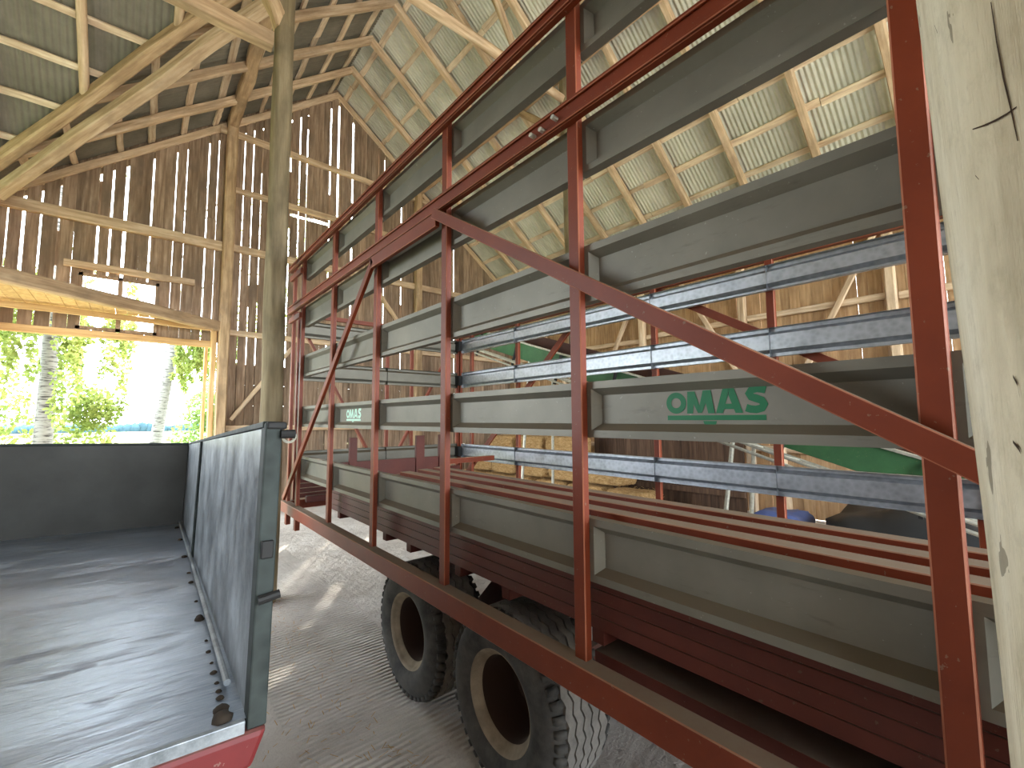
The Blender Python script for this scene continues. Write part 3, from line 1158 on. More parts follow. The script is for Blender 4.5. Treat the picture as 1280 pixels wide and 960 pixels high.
# rear end: boards across, end posts, brackets
for zz in ((1.205, 1.42), (1.705, 1.92), (2.235, 2.455), (2.745, 2.94)):
    for (xa, xb) in ((1.42, 2.50), (2.50, 3.60)):
        put('end_board', pan(xb - xa - 0.004, zz[1] - zz[0], 0), 'board', wag,
            TW @ Matrix(((0, 1, 0, xa), (-1, 0, 0, 5.515), (0, 0, 1, zz[0]), (0, 0, 0, 1))))
for xx in (1.40, 2.50, 2.86, 3.61):
    wpart(MB().box(xx, xx + 0.045, 5.52, 5.56, ZB, 3.02), 'end_post', 'red', 0.003)
wpart(MB().box(1.34, 3.70, 5.52, 5.57, 3.0, 3.05), 'end_rail', 'red', 0.003)
wpart(MB().box(1.34, 3.70, 5.52, 5.60, 0.76, 0.86), 'end_rail', 'red', 0.003)
for z in (1.24, 1.74, 2.27, 2.78):
    wpart(MB().box(3.56, 3.62, 5.38, 5.50, z, z + 0.14), 'corner_bracket', 'black', 0.003)
wpart(MB().bar((1.45, 5.58, 2.9), (2.5, 5.58, 1.0), 0.03, 0.05, (0, 1, 0)), 'end_brace', 'red')
wpart(MB().bar((3.60, 5.58, 2.9), (2.5, 5.58, 1.0), 0.03, 0.05, (0, 1, 0)), 'end_brace', 'red')
for i in range(4):
    wpart(MB().box(1.42, 3.60, 5.40, 5.43, 0.90 + 0.055 * i, 0.948 + 0.055 * i), 'tail_slat', 'darkred', 0.004)
wpart(MB().box(1.31, 1.36, 5.42, 5.48, 0.62, 0.76), 'stand_foot', 'red', 0.003)
wpart(MB().box(1.31, 1.36, 5.05, 5.11, 0.62, 0.76), 'stand_foot', 'red', 0.003)

# body skirt: four lapped strips
for i in range(4):
    zt_, zb_ = 1.150 - 0.052 * i, 1.150 - 0.052 * (i + 1) + 0.004
    b = MB().hexa([(1.424 + 0.004, -2.0, zb_), (1.47, -2.0, zb_), (1.47, 4.35, zb_), (1.428, 4.35, zb_), (1.434, -2.0, zt_), (1.47, -2.0, zt_), (1.47, 4.35, zt_), (1.434, 4.35, zt_)])
    wpart(b, 'skirt_strip', 'darkred', 0.003)
    if i > 2:
        wpart(MB().box(3.53, 3.58, -2.0, 4.35, zb_, zt_), 'skirt_strip', 'darkred', 0.003)
# three loading rails with dusty tops
for i, xx in enumerate((1.452, 1.622, 1.785)):
    wpart(MB().box(xx, xx + (0.08 if i < 2 else 0.07), -2.0, 2.95 + 0.05 * i, 1.345 - 0.003 * i, 1.405), 'loading_rail', 'red', 0.003)
for y in (-1.5, 0.4, 2.6):
    wpart(MB().box(1.47, 1.90, y, y + 0.06, 1.15, 1.343), 'rail_support', 'darkred', 0.003)
# pusher gate at the back of the rails
for (xx, w) in ((1.62, 0.075), (1.85, 0.06), (2.35, 0.10), (2.64, 0.06)):
    wpart(MB().box(xx, xx + w, 4.38, 4.42, 0.98, 1.60), 'gate_plate', 'darkred', 0.003)
wpart(MB().box(1.55, 2.75, 4.40, 4.44, 1.20, 1.36), 'gate_plate', 'darkred', 0.003)
wpart(MB().box(2.65, 3.45, 4.40, 4.46, 1.26, 1.32), 'gate_bar', 'red', 0.003)
# deck, chassis
for i in range(10):
    xx = 1.48 + 0.2035 * i
    wpart(MB().box(xx, xx + 0.195, -1.95, 4.33, 0.955, 0.985), 'deck_plank', 'darkred', 0.002)
for xx in (1.95, 2.95):
    wpart(MB().box(xx, xx + 0.09, -2.1, 5.40, 0.72, 0.885), 'chassis_beam', 'darkred', 0.004)
for y in [p - 0.03 for p in PY] + [2.75, 1.72]:
    wpart(MB().box(1.44, 3.58, y, y + 0.06, 0.886, 0.954), 'cross_member', 'darkred', 0.003)
for y in PY:
    for (xa, xb) in ((1.368, 1.45), (3.57, 3.67)):
        wpart(MB().box(xa, xb, y - 0.025, y + 0.025, 0.76, 0.80), 'outrigger', 'red', 0.003)
wpart(MB().box(1.475, 1.70, -2.0, 1.22, 0.72, 0.835), 'side_member', 'darkred', 0.004)
# running gear
for cy in (1.795, 2.765):
    for (side, x0) in ((1, 1.405), (-1, 3.595)):
        def sx(v):
            return x0 + side * v
        prof = [(0.045, 0.222), (0.018, 0.240), (0.000, 0.285), (-0.002, 0.325), (0.010, 0.365), (0.036, 0.395), (0.065, 0.408), (0.20, 0.413),
                (0.335, 0.408), (0.364, 0.395), (0.390, 0.365), (0.402, 0.325), (0.40, 0.285), (0.382, 0.240), (0.355, 0.222)]
        b = MB().rev_x([(side * px, pr) for px, pr in prof], 72, (x0, cy, 0.385), True)
        for q in range(46):      # shoulder lugs
            for xa, xb in ((0.022, 0.066), (0.334, 0.378)):
                a = 2 * math.pi * q / 46
                a2 = a + 2 * math.pi / 46 * 0.55
                vs = []
                for rr in (0.385, 0.424):
                    for (ang, px) in ((a, xa), (a2, xa), (a2, xb), (a, xb)):
                        r2 = rr - (0.016 if (px in (0.022, 0.378) and rr > 0.4) else 0)
                        vs.append((sx(px), cy + r2 * math.cos(ang), 0.385 + r2 * math.sin(ang)))
                b.hexa(vs)
        ty = wpart(b, 'tyre', 'rubber', 0, True)
        for q in range(5):       # wavy tread ribs with grooves between
            xc = 0.094 + 0.053 * q
            rb = MB()
            ns = 132
            for j in range(ns):
                a = 2 * math.pi * j / ns
                wv = 0.0085 * (1 if (j // 2) % 2 else -1) * (1 if j % 2 else 0.2)
                for (dx2, rr) in ((-0.0215, 0.405), (-0.0215, 0.425), (0.0215, 0.425), (0.0215, 0.405)):
                    rb.v.append((sx(xc + dx2 + wv), cy + rr * math.cos(a), 0.385 + rr * math.sin(a)))
            for j in range(ns):
                k2 = (j + 1) % ns
                for m2 in range(4):
                    m3 = (m2 + 1) % 4
                    rb.f.append((j * 4 + m2, j * 4 + m3, k2 * 4 + m3, k2 * 4 + m2))
            wpart(rb, 'tread_rib', 'tread', 0, False, ty)
        b = MB().rev_x([(side * px, pr) for px, pr in ((0.030, 0.252), (0.020, 0.246), (0.022, 0.232), (0.040, 0.222), (0.050, 0.216), (0.060, 0.200), (0.070, 0.196))], 56, (x0, cy, 0.385))
        rm = wpart(b, 'wheel_rim', 'rim', 0, True)
        b = MB().rev_x([(side * px, pr) for px, pr in ((0.070, 0.196), (0.09, 0.186), (0.24, 0.180), (0.27, 0.165), (0.28, 0.10), (0.27, 0.0))], 48, (x0, cy, 0.385))
        wpart(b, 'wheel_disc', 'rim_in', 0, True, rm)
        b = MB().tube([(sx(0.20), cy, 0.385), (sx(0.40), cy, 0.385)], 0.055, 16)
        wpart(b, 'hub', 'rim_in', 0, False, rm)
        for q in range(6):
            a = 2 * math.pi * q / 6
            p = (cy + 0.085 * math.cos(a), 0.385 + 0.085 * math.sin(a))
            wpart(MB().tube([(sx(0.255), p[0], p[1]), (sx(0.285), p[0], p[1])], 0.012, 6), 'wheel_nut', 'rim', 0, False, rm)
    wpart(MB().tube([(1.75, cy, 0.385), (3.25, cy, 0.385)], 0.05, 12), 'axle', 'darkred')
for xx in (1.93, 2.97):
    wpart(MB().hexa([(xx, 1.65, 0.34), (xx + 0.10, 1.65, 0.34), (xx + 0.10, 2.81, 0.34), (xx, 2.81, 0.34), (xx, 2.02, 0.72), (xx + 0.10, 2.02, 0.72), (xx + 0.10, 2.44, 0.72), (xx, 2.44, 0.72)]), 'bogie_beam', 'darkred', 0.005)
# drawbar at the front
wpart(MB().bar((2.0, -2.1, 0.76), (2.5, -3.9, 0.60), 0.09, 0.11), 'drawbar', 'red')
wpart(MB().bar((3.0, -2.1, 0.76), (2.5, -3.9, 0.60), 0.09, 0.11), 'drawbar', 'red')
wpart(MB().tube([(2.5, -3.8, 0.60), (2.5, -3.8, -0.01 + FLOOR)], 0.04, 10), 'jack_stand', 'black')
# flat white patch on the gear
wpart(MB().box(1.62, 1.78, 2.12, 2.26, 0.8865, 0.8885), 'white_patch', 'whitepatch')


def logo(parent, mtx, W, Hh, mat):
    """block lettering O M A S over a bar and a half disc; local x along the word, y up, z towards the viewer"""
    parts = []

    def flat(pts_list, faces=None):
        b = MB()
        for q, p in enumerate(pts_list):
            b.add([(a, c, 0.0002 * q) for a, c in p], [tuple(range(len(p)))])
        parts.append(b)

    lh = 0.70 * Hh          # letters
    y0 = Hh - lh
    # O
    n2 = 36
    b = MB()
    cx, cy, ro, ri = 0.112 * W, y0 + lh * 0.47, (0.112 * W, lh * 0.47), (0.055 * W, lh * 0.22)
    for j in range(n2):
        a = 2 * math.pi * j / n2
        b.v.append((cx + ro[0] * math.cos(a), cy + ro[1] * math.sin(a), 0))
        b.v.append((cx + ri[0] * math.cos(a), cy + ri[1] * math.sin(a), 0))
    for j in range(n2):
        k2 = (j + 1) % n2
        b.f.append((2 * j, 2 * k2, 2 * k2 + 1, 2 * j + 1))
    parts.append(b)

    def tr(pts, xa, xb):
        return [(W * (xa + (xb - xa) * p), y0 + lh * q) for p, q in pts]
    flat([tr(q, 0.232, 0.522) for q in ([(0, 0), (0.22, 0), (0.30, 0.95), (0.03, 0.95)], [(0.05, 0.95), (0.30, 0.95), (0.55, 0.02), (0.40, 0.02)],
                                        [(0.40, 0.02), (0.55, 0.02), (0.88, 0.97), (0.60, 0.97)], [(0.60, 0.97), (0.88, 0.97), (1.0, 0), (0.77, 0)])])
    flat([tr(q, 0.532, 0.790) for q in ([(0, 0), (0.27, 0), (0.47, 0.72), (0.50, 1.0), (0.28, 1.0)], [(1, 0), (0.73, 0), (0.50, 0.72), (0.50, 1.0), (0.70, 1.0)],
                                        [(0.28, 0.16), (0.74, 0.16), (0.66, 0.38), (0.36, 0.38)])])
    path = [(0.93, 0.86), (0.78, 0.90), (0.55, 0.93), (0.32, 0.88), (0.20, 0.74), (0.30, 0.60), (0.52, 0.53), (0.74, 0.45), (0.84, 0.30), (0.74, 0.15), (0.50, 0.09), (0.25, 0.11), (0.05, 0.17)]
    b = MB()
    pp = [Vector((W * (0.808 + 0.20 * p), y0 + lh * (0.04 + q * 0.97), 0)) for p, q in path]
    th = lh * 0.15
    for i, p in enumerate(pp):
        d = (pp[min(i + 1, len(pp) - 1)] - pp[max(i - 1, 0)]).normalized()
        nn = Vector((-d.y, d.x, 0)) * th
        b.v += [tuple(p + nn), tuple(p - nn)]
    for i in range(len(pp) - 1):
        b.f.append((2 * i, 2 * i + 2, 2 * i + 3, 2 * i + 1))
    parts.append(b)
    flat([[(0.01 * W, 0.10 * Hh), (0.99 * W, 0.10 * Hh), (0.99 * W, 0.245 * Hh), (0.01 * W, 0.245 * Hh)]])
    flat([[(W * (0.47 + 0.068 * math.cos(math.pi + math.pi * i / 12)), 0.075 * Hh + 0.17 * Hh * math.sin(math.pi + math.pi * i / 12)) for i in range(13)]])
    for nm, p in zip(('letter_o', 'letter_m', 'letter_a', 'letter_s', 'logo_bar', 'logo_dot'), parts):
        me = p.mesh(nm)
        put(nm, me, mat, parent, mtx)


# word runs towards the viewer (decreasing Y), facing -X; the board's own frame starts at its near end
def logo_matrix(dy, dz):
    m = Matrix(((0, 0, -1, 0.0348), (-1, 0, 0, dy), (0, 1, 0, dz), (0, 0, 0, 1)))
    return m


logo(logo_host, logo_matrix(0.818 - PY[2], 0.056), 0.322, 0.110, 'logo')
logo(logo_host2, logo_matrix(3.90 - PY[5], 0.052), 0.33, 0.112, 'logo_sheen')

# ------------------------------------------------------------------ the trailer at the left
Yl = Vector((0.032, 1, -0.041)).normalized()
Xl = Vector((1, -0.032, -0.030)).normalized()
Zl = Xl.cross(Yl).normalized()
Xl = Yl.cross(Zl).normalized()
tm = Matrix((Xl, Yl, Zl)).transposed().to_4x4()
tm.translation = Vector((0.220, 1.195, 1.098))
tra = empty('dump_trailer')
tra.matrix_world = tm
tag(tra, 'open grey steel trailer box with red rear sill beside the door', 'trailer')
TL, TWd, TH = 3.46, 2.15, 0.650

b = MB()
nx, ny = 120, 190
rd = random.Random(21)
dents = [(rd.uniform(-1.9, -0.06), rd.uniform(0.08, 3.3), rd.uniform(0.035, 0.10), rd.uniform(0.010, 0.020), rd.uniform(0.004, 0.009)) for _ in range(90)]
for j in range(ny + 1):
    for i in range(nx + 1):
        x, y = -TWd + TWd * i / nx, TL * j / ny
        edge = min(1.0, min(-x, y, TL - y, TWd + x) / 0.12)
        z = 0.008 * edge * (noise.noise(Vector((x * 2.2, y * 6.0, 1))) - 0.2) + 0.010 * edge * min(0, noise.noise(Vector((x * 3.5, y * 9.0, 7))) + 0.25)
        z += 0.004 * edge * math.sin(y * 9.0)
        for (dx_, dy_, wx_, wy_, dp_) in dents:
            if abs(x - dx_) < 2.5 * wx_ and abs(y - dy_ - 0.25 * (x - dx_)) < 3 * wy_:
                z -= edge * dp_ * math.exp(-((x - dx_) / wx_) ** 2 - ((y - dy_ - 0.25 * (x - dx_)) / wy_) ** 2)
        b.v.append((x, y, z))
for j in range(ny):
    for i in range(nx):
        a = j * (nx + 1) + i
        b.f.append((a, a + 1, a + nx + 2, a + nx + 1))
b.build('floor_plate', 'tfloor', tra, True)
sw = MB().box(0.0, 0.032, 0.02, TL + 0.03, -0.06, TH).build('side_wall', 'tside', tra, False, None, 0.004)
MB().box(-0.004, 0.036, 0.0, TL + 0.03, TH, TH + 0.016).build('top_rim', 'tpost', sw, False, None, 0.003)
MB().box(-0.012, 0.0, 1.93, 1.97, 0.0, TH).build('seam_rib', 'tpost', sw, False, None, 0.003)
MB().tube([(-0.022, 0.16, 0.020), (-0.020, 1.6, 0.022), (-0.022, TL - 0.05, 0.020)], 0.008, 10).build('bottom_rod', 'tside', sw)
MB().box(-TWd - 0.032, -TWd, 0.02, TL + 0.03, -0.06, TH).build('side_wall', 'tside', tra, False, None, 0.004)
MB().box(-TWd - 0.036, -TWd + 0.004, 0.0, TL + 0.03, TH, TH + 0.016).build('top_rim', 'tpost', tra, False, None, 0.003)
fwl = MB().box(-TWd, 0.0, TL, TL + 0.03, -0.06, TH).build('front_wall', 'tfront', tra, False, None, 0.004)
MB().box(-TWd, 0.0, TL - 0.006, TL + 0.036, TH, TH + 0.016).build('top_rim', 'tpost', fwl, False, None, 0.003)
# rear corner posts with latch gear
for xo in (0.0, -TWd - 0.036):
    rp = MB().box(xo - 0.001, xo + 0.037, -0.02, 0.035, -0.018, TH + 0.012).build('rear_post', 'tpost', tra, False, None, 0.004)
    if xo == 0.0:
        MB().box(0.002, 0.046, -0.024, 0.03, TH - 0.004, TH + 0.014).build('latch_block', 'black', rp, False, None, 0.004)
        MB().tube([(0.030, -0.034, TH - 0.016), (0.062, -0.034, TH - 0.016)], 0.011, 10).build('latch_pin', 'black', rp)
        MB().tube([(0.052 + 0.014 * math.cos(t * math.pi / 8), -0.02, TH - 0.022 + 0.014 * math.sin(t * math.pi / 8)) for t in range(17)], 0.0035, 6).build('latch_ring', 'rod', rp)
        MB().box(0.004, 0.030, -0.032, -0.020, 0.345, 0.385).build('hinge_lug', 'black', rp, False, None, 0.003)
        MB().tube([(0.004, -0.030, 0.255), (0.048, -0.030, 0.262)], 0.010, 10).build('hinge_pin', 'black', rp)
MB().box(-TWd, -0.005, -0.020, -0.004, -0.03, 0.004).build('rear_edge', 'tside', tra, False, None, 0.002)
b = MB()
b.hexa([(-TWd - 0.03, -0.028, -0.150), (0.012, -0.028, -0.095), (0.012, 0.05, -0.095), (-TWd - 0.03, 0.05, -0.150),
        (-TWd - 0.03, -0.028, -0.02), (0.040, -0.028, -0.02), (0.040, 0.05, -0.02), (-TWd - 0.03, 0.05, -0.02)])
b.build('rear_sill', 'plainred', tra, False, None, 0.012)
MB().box(-TWd, 0.0, 0.05, TL, -0.10, -0.05).build('floor_frame', 'plainred', tra)
for xo in (-1.55, -0.65):
    MB().box(xo, xo + 0.10, 0.2, TL + 0.3, -0.28, -0.10).build('chassis_beam', 'plainred', tra)
MB().bar((-1.5, TL + 0.2, -0.22), (-1.05, TL + 1.4, -0.45), 0.08, 0.10).build('drawbar', 'plainred', tra)
MB().bar((-0.6, TL + 0.2, -0.22), (-1.05, TL + 1.4, -0.45), 0.08, 0.10).build('drawbar', 'plainred', tra)
MB().tube([(-1.05, TL + 1.3, -0.42), (-1.05, TL + 1.3, -0.955)], 0.04, 10).build('jack_stand', 'black', tra)
MB().tube([(-1.95, 1.9, -0.64), (-0.2, 1.9, -0.64)], 0.05, 10).build('axle', 'plainred', tra)
for xo in (-1.55, -0.65):
    MB().box(xo + 0.01, xo + 0.09, 1.8, 2.0, -0.64, -0.28).build('axle_bracket', 'plainred', tra)
for x0, side in ((-0.06, -1), (-2.09, 1)):
    prof = [(0.03, 0.20), (0.0, 0.28), (0.02, 0.36), (0.06, 0.40), (0.20, 0.40), (0.24, 0.36), (0.26, 0.28), (0.23, 0.20)]
    ty = MB().rev_x([(side * a, c) for a, c in prof], 40, (x0, 1.9, -0.64), True).build('tyre', 'rubber', tra, True)
    MB().rev_x([(side * a, c) for a, c in ((0.03, 0.21), (0.06, 0.17), (0.12, 0.15), (0.12, 0.0))], 32, (x0, 1.9, -0.64)).build('wheel_rim', 'rim', ty, True)
# crusts of residue along the foot of the side wall
for (y, r) in ((0.03, 0.020), (0.07, 0.016), (0.13, 0.009), (0.17, 0.007), (0.22, 0.006), (0.29, 0.008), (0.36, 0.005), (0.45, 0.007), (0.55, 0.005), (0.78, 0.015), (0.81, 0.011), (1.02, 0.007), (1.35, 0.010), (1.55, 0.009), (1.98, 0.014), (2.6, 0.014), (3.2, 0.016)):
    b = MB()
    n2 = 9
    for i in range(5):
        for j in range(n2):
            a = 2 * math.pi * j / n2
            q = r * math.sin(math.pi * (0.06 + i / 4 * 0.44)) * (1 + 0.35 * noise.noise(Vector((y * 9 + i, j * 0.9, r * 90))))
            b.v.append((-0.035 - r * 0.4 + q * math.cos(a), y + 1.3 * q * math.sin(a), r * 0.75 * math.cos(math.pi / 2 * (i / 4)) if i else r * 0.8))
    for i in range(4):
        for j in range(n2):
            k2 = (j + 1) % n2
            b.f.append((i * n2 + j, i * n2 + k2, (i + 1) * n2 + k2, (i + 1) * n2 + j))
    b.f.append(tuple(range(n2)))
    b.build('residue_clump', 'dung', tra, True)

# ------------------------------------------------------------------ straw bales against the right wall
BL, BW_, BH = 0.98, 0.62, 0.48
BS = 0.955


def bale_mesh(seed):
    bm = bmesh.new()
    bmesh.ops.create_cube(bm, size=1.0)
    bmesh.ops.subdivide_edges(bm, edges=bm.edges[:], cuts=7, use_grid_fill=True)
    for v in bm.verts:
        p = v.co
        q = Vector((p.x * BW_, p.y * BL, p.z * BH))
        rnd = 1.0 - 0.06 * ((abs(p.x) * 2) ** 6 * (abs(p.z) * 2) ** 6 + (abs(p.y) * 2) ** 6 * (abs(p.z) * 2) ** 6 + (abs(p.x) * 2) ** 6 * (abs(p.y) * 2) ** 6)
        nz = noise.noise(q * 5.0 + Vector((seed, 0, 0))) * 0.022 + noise.noise(q * 16.0 + Vector((0, seed, 0))) * 0.012
        v.co = (q * rnd + q.normalized() * nz) * BS
        v.co.z += BH / 2
    me = bpy.data.meshes.new('straw_bale')
    bm.to_mesh(me)
    bm.free()
    me.polygons.foreach_set('use_smooth', [True] * len(me.polygons))
    me.materials.append(M['straw'])
    return me


def straw_mesh(seed):
    rnd = random.Random(seed)
    b = MB()
    for i in range(420):
        y, z = rnd.uniform(-BL / 2 + 0.06, BL / 2 - 0.06), rnd.uniform(0.05, BH - 0.05)
        f_ = rnd.random()
        if f_ < 0.6:
            p = Vector((-BW_ / 2 - 0.005, y, z))
        elif f_ < 0.8:
            p = Vector((rnd.uniform(-BW_ / 2, BW_ / 2), y, BH + 0.002))
        else:
            p = Vector((rnd.uniform(-BW_ / 2, BW_ / 2), -BL / 2 - 0.004, z))
        d = Vector((rnd.uniform(-0.5, 0.1), rnd.uniform(-1, 1), rnd.uniform(-0.7, 0.5))).normalized() * rnd.uniform(0.02, 0.07)
        s = d.cross(Vector((1, 0.3, 0.2))).normalized() * 0.003
        b.add([p - s, p + s, p + d + s, p + d - s], [(0, 1, 2, 3)])
    return b.mesh('loose_straw', False, False)


bms = [bale_mesh(s) for s in (1.0, 5.0, 9.0)]
sms = [straw_mesh(s) for s in (1, 2, 3)]
for m_ in sms:
    m_.materials.append(M['straw'])
ords = ['nearest', 'second', 'third', 'fourth', 'fifth', 'sixth', 'seventh', 'eighth']
rows = [(0, 7.45, 5.1, 6, 'bottom'), (1, 7.55, 5.75, 5, 'middle'), (2, 7.6, 6.9, 3, 'top')]
cnt = 0
for (lev, xx, ys, nb, nm) in rows:
    for i in range(nb):
        e = empty('straw_bale', (xx + random.uniform(-0.07, 0.07), ys + i * 1.07 + random.uniform(-0.02, 0.02), FLOOR + lev * (BH + 0.02)), (0, 0, random.uniform(-0.05, 0.05)))
        put('bale_body', bms[cnt % 3], None, e)
        st = put('loose_straw', sms[cnt % 3], None, e)
        st['kind'] = 'stuff'
        tag(e, 'golden straw bale, %s one in the %s row of the stack behind the wagon' % (ords[i], nm), 'bale', 'straw bales stacked by the right wall')
        cnt += 1

# ------------------------------------------------------------------ green bale elevator lying behind the wagon
el = empty('bale_elevator', (5.16, 0, FLOOR))
tag(el, 'long green bale elevator sloping up behind the wagon', 'elevator')
EY0, EZ0, ES = -1.2, 0.62, 0.346


def ez(y):
    return EZ0 + (y - EY0) * ES - FLOOR


def plate(x, w, ya, yb, lo, hi, nm, mat):
    b = MB()
    b.hexa([(x, ya, ez(ya) + lo), (x + w, ya, ez(ya) + lo), (x + w, yb, ez(yb) + lo), (x, yb, ez(yb) + lo),
            (x, ya, ez(ya) + hi), (x + w, ya, ez(ya) + hi), (x + w, yb, ez(yb) + hi), (x, yb, ez(yb) + hi)])
    b.build(nm, mat, el, False, None, 0.004)


plate(0.0, 0.02, EY0, 7.2, -0.16, 0.13, 'trough_side', 'green')
plate(-0.02, 0.05, EY0, 7.2, 0.13, 0.16, 'trough_rim', 'rod')
plate(0.62, 0.02, EY0, 7.2, -0.10, 0.30, 'trough_side', 'brown')
plate(0.02, 0.60, EY0, 7.2, -0.16, -0.14, 'trough_bed', 'brown')
for (dx, dz) in ((-0.10, -0.22), (-0.22, -0.30), (-0.34, -0.20)):
    MB().tube([(dx, EY0 + 1.2, ez(EY0 + 1.2) + dz), (dx, 7.6, ez(7.6) + dz)], 0.017, 8).build('lattice_rod', 'rod', el)
for i in range(22):
    y = 0.2 + i * 0.33
    MB().tube([(-0.10, y, ez(y) - 0.22), (-0.34, y + 0.16, ez(y + 0.16) - 0.20)], 0.008, 6).build('lattice_rung', 'rod', el)
for i in range(7):
    y = 0.6 + i * 1.05
    MB().bar((-0.03, y, ez(y) + 0.12), (-0.13, y + 0.06, ez(y) - 0.34), 0.04, 0.03, (0, 1, 0)).build('bracket', 'black', el)
for y in (2.2, 5.6):
    for dx in (0.02, 0.60):
        MB().tube([(dx, y, ez(y) - 0.15), (dx + (-0.12 if dx < 0.3 else 0.12), y + 0.2, 0.0)], 0.025, 8).build('support_leg', 'rod', el)
MB().tube([(0.0, EY0 + 0.2, ez(EY0 + 0.2) - 0.15), (0.0, EY0 + 0.2, 0.0)], 0.03, 8).build('support_leg', 'rod', el)
MB().tube([(0.62, EY0 + 0.2, ez(EY0 + 0.2) - 0.10), (0.62, EY0 + 0.2, 0.0)], 0.03, 8).build('support_leg', 'rod', el)

# ------------------------------------------------------------------ clutter on the floor by the right wall
pl = [((6.2, 3.9, 0.0), (7.3, 4.5, 0.0), 'long pale plank on the floor nearest the straw bales'),
      ((6.9, 3.5, 0.0), (8.2, 3.25, 0.0), 'pale plank lying askew beside the blue sack'),
      ((5.92, 0.2, 0.0), (6.2, 1.6, 0.0), 'pale plank on the floor beyond the near wagon end'),
      ((8.72, 2.85, 0.0), (9.02, 3.0, 1.3), 'short plank leaning on the right wall')]
for i, (p0, p1, lb) in enumerate(pl):
    o = timber('plank', (p0[0], p0[1], FLOOR + 0.03 + p0[2]), (p1[0], p1[1], FLOOR + 0.03 + p1[2]), 0.14, 0.035, 'rafter', None, (0, 0, 1), 0.004, 4)
    tag(o, lb, 'plank', 'loose planks by the right wall')
pn = ['black pipe on the floor on the wagon side of the dark tarpaulin heap', 'black pipe on the floor between the dark tarpaulin heap and the right wall']
pc = [((6.40, 0.0, .045), (6.42, 2.0, .045)), ((8.92, -0.2, .045), (8.86, 2.0, .045))]
for i, (p0, p1) in enumerate(pc):
    o = MB().tube([(p0[0], p0[1], FLOOR + p0[2]), ((p0[0] + p1[0]) / 2, (p0[1] + p1[1]) / 2, FLOOR + (p0[2] + p1[2]) / 2 + 0.004), (p1[0], p1[1], FLOOR + p1[2])], 0.045, 10).build('pipe', 'black')
    tag(o, pn[i], 'pipe', 'black pipes by the right wall')

pt = empty('shade_partition', (8.35, 3.4, FLOOR))  # added screen; its dark planks imitate shade on the lower wall
tag(pt, 'added dark plank screen standing in for the shaded lower wall beside the straw bales', 'partition')
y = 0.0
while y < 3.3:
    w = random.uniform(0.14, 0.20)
    MB().box(0, 0.03, y, y + w, 0.0, 1.86 + random.uniform(-0.03, 0.03)).build('plank', 'shadeplank', pt)
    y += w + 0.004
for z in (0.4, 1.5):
    MB().box(-0.05, 0.0, 0.0, 3.3, z, z + 0.10).build('shade_partition_rail', 'shadeplank', pt)
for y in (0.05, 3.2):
    MB().box(0.03, 0.12, y, y + 0.09, 0.0, 1.8).build('shade_partition_post', 'shadeplank', pt)


def sack(name, cx, cy, sx_, sy_, sz_, mat, seed):
    bm = bmesh.new()
    bmesh.ops.create_uvsphere(bm, u_segments=28, v_segments=16, radius=1.0)
    for v in bm.verts:
        p = v.co.copy()
        p = Vector((math.copysign(abs(p.x) ** 0.6, p.x), math.copysign(abs(p.y) ** 0.6, p.y), p.z))
        q = 1 + 0.22 * noise.noise(p * 1.7 + Vector((seed, 0, 0))) + 0.08 * noise.noise(p * 5 + Vector((0, seed, 0)))
        v.co = Vector((p.x * sx_ * q, p.y * sy_ * q, max(-0.25, p.z) * sz_ * q))
    me = bpy.data.meshes.new(name)
    bm.to_mesh(me)
    bm.free()
    me.polygons.foreach_set('use_smooth', [True] * len(me.polygons))
    return put(name, me, mat, None, Matrix.Translation((cx, cy, FLOOR + 0.25 * sz_)))


tag(sack('plastic_sack', 7.75, 2.65, 0.50, 0.42, 0.30, 'bluebag', 2), 'crumpled blue plastic sack on the floor behind the wagon', 'sack')
tag(sack('plastic_sack', 6.75, 2.45, 0.30, 0.30, 0.26, 'whitebag', 6), 'pale crumpled plastic sack next to the blue one', 'sack')

tag(sack('tarpaulin_heap', 7.72, 1.05, 0.95, 0.92, 0.52, 'tarp', 12), 'dark crumpled tarpaulin heap on the floor beyond the near wagon end', 'tarpaulin')

rs_ = random.Random(40)
b = MB()
for i in range(1500):
    if rs_.random() < 0.6:
        x, y = rs_.uniform(0.3, 1.28), rs_.uniform(0.6, 8.5)
    else:
        x, y = rs_.uniform(4.2, 6.3), rs_.uniform(0.0, 9.0)
    a = rs_.uniform(0, math.pi)
    L = rs_.uniform(0.015, 0.06)
    z = FLOOR + 0.004 + 0.010 * noise.noise(Vector((x * 0.9, y * 0.9, 0))) - 0.004
    d = Vector((math.cos(a), math.sin(a), 0)) * L
    q = Vector((-math.sin(a), math.cos(a), 0)) * 0.0022
    p = Vector((x, y, z))
    b.add([p - q, p + q, p + d + q + Vector((0, 0, 0.004)), p + d - q + Vector((0, 0, 0.004))], [(0, 1, 2, 3)])
o = put('scattered_straw', b.mesh('scattered_straw', False, False), 'straw')
o['kind'] = 'stuff'
tag(o, 'loose bits of straw scattered over the barn floor', 'straw')

# ------------------------------------------------------------------ outside the door: birches, bushes, far wood


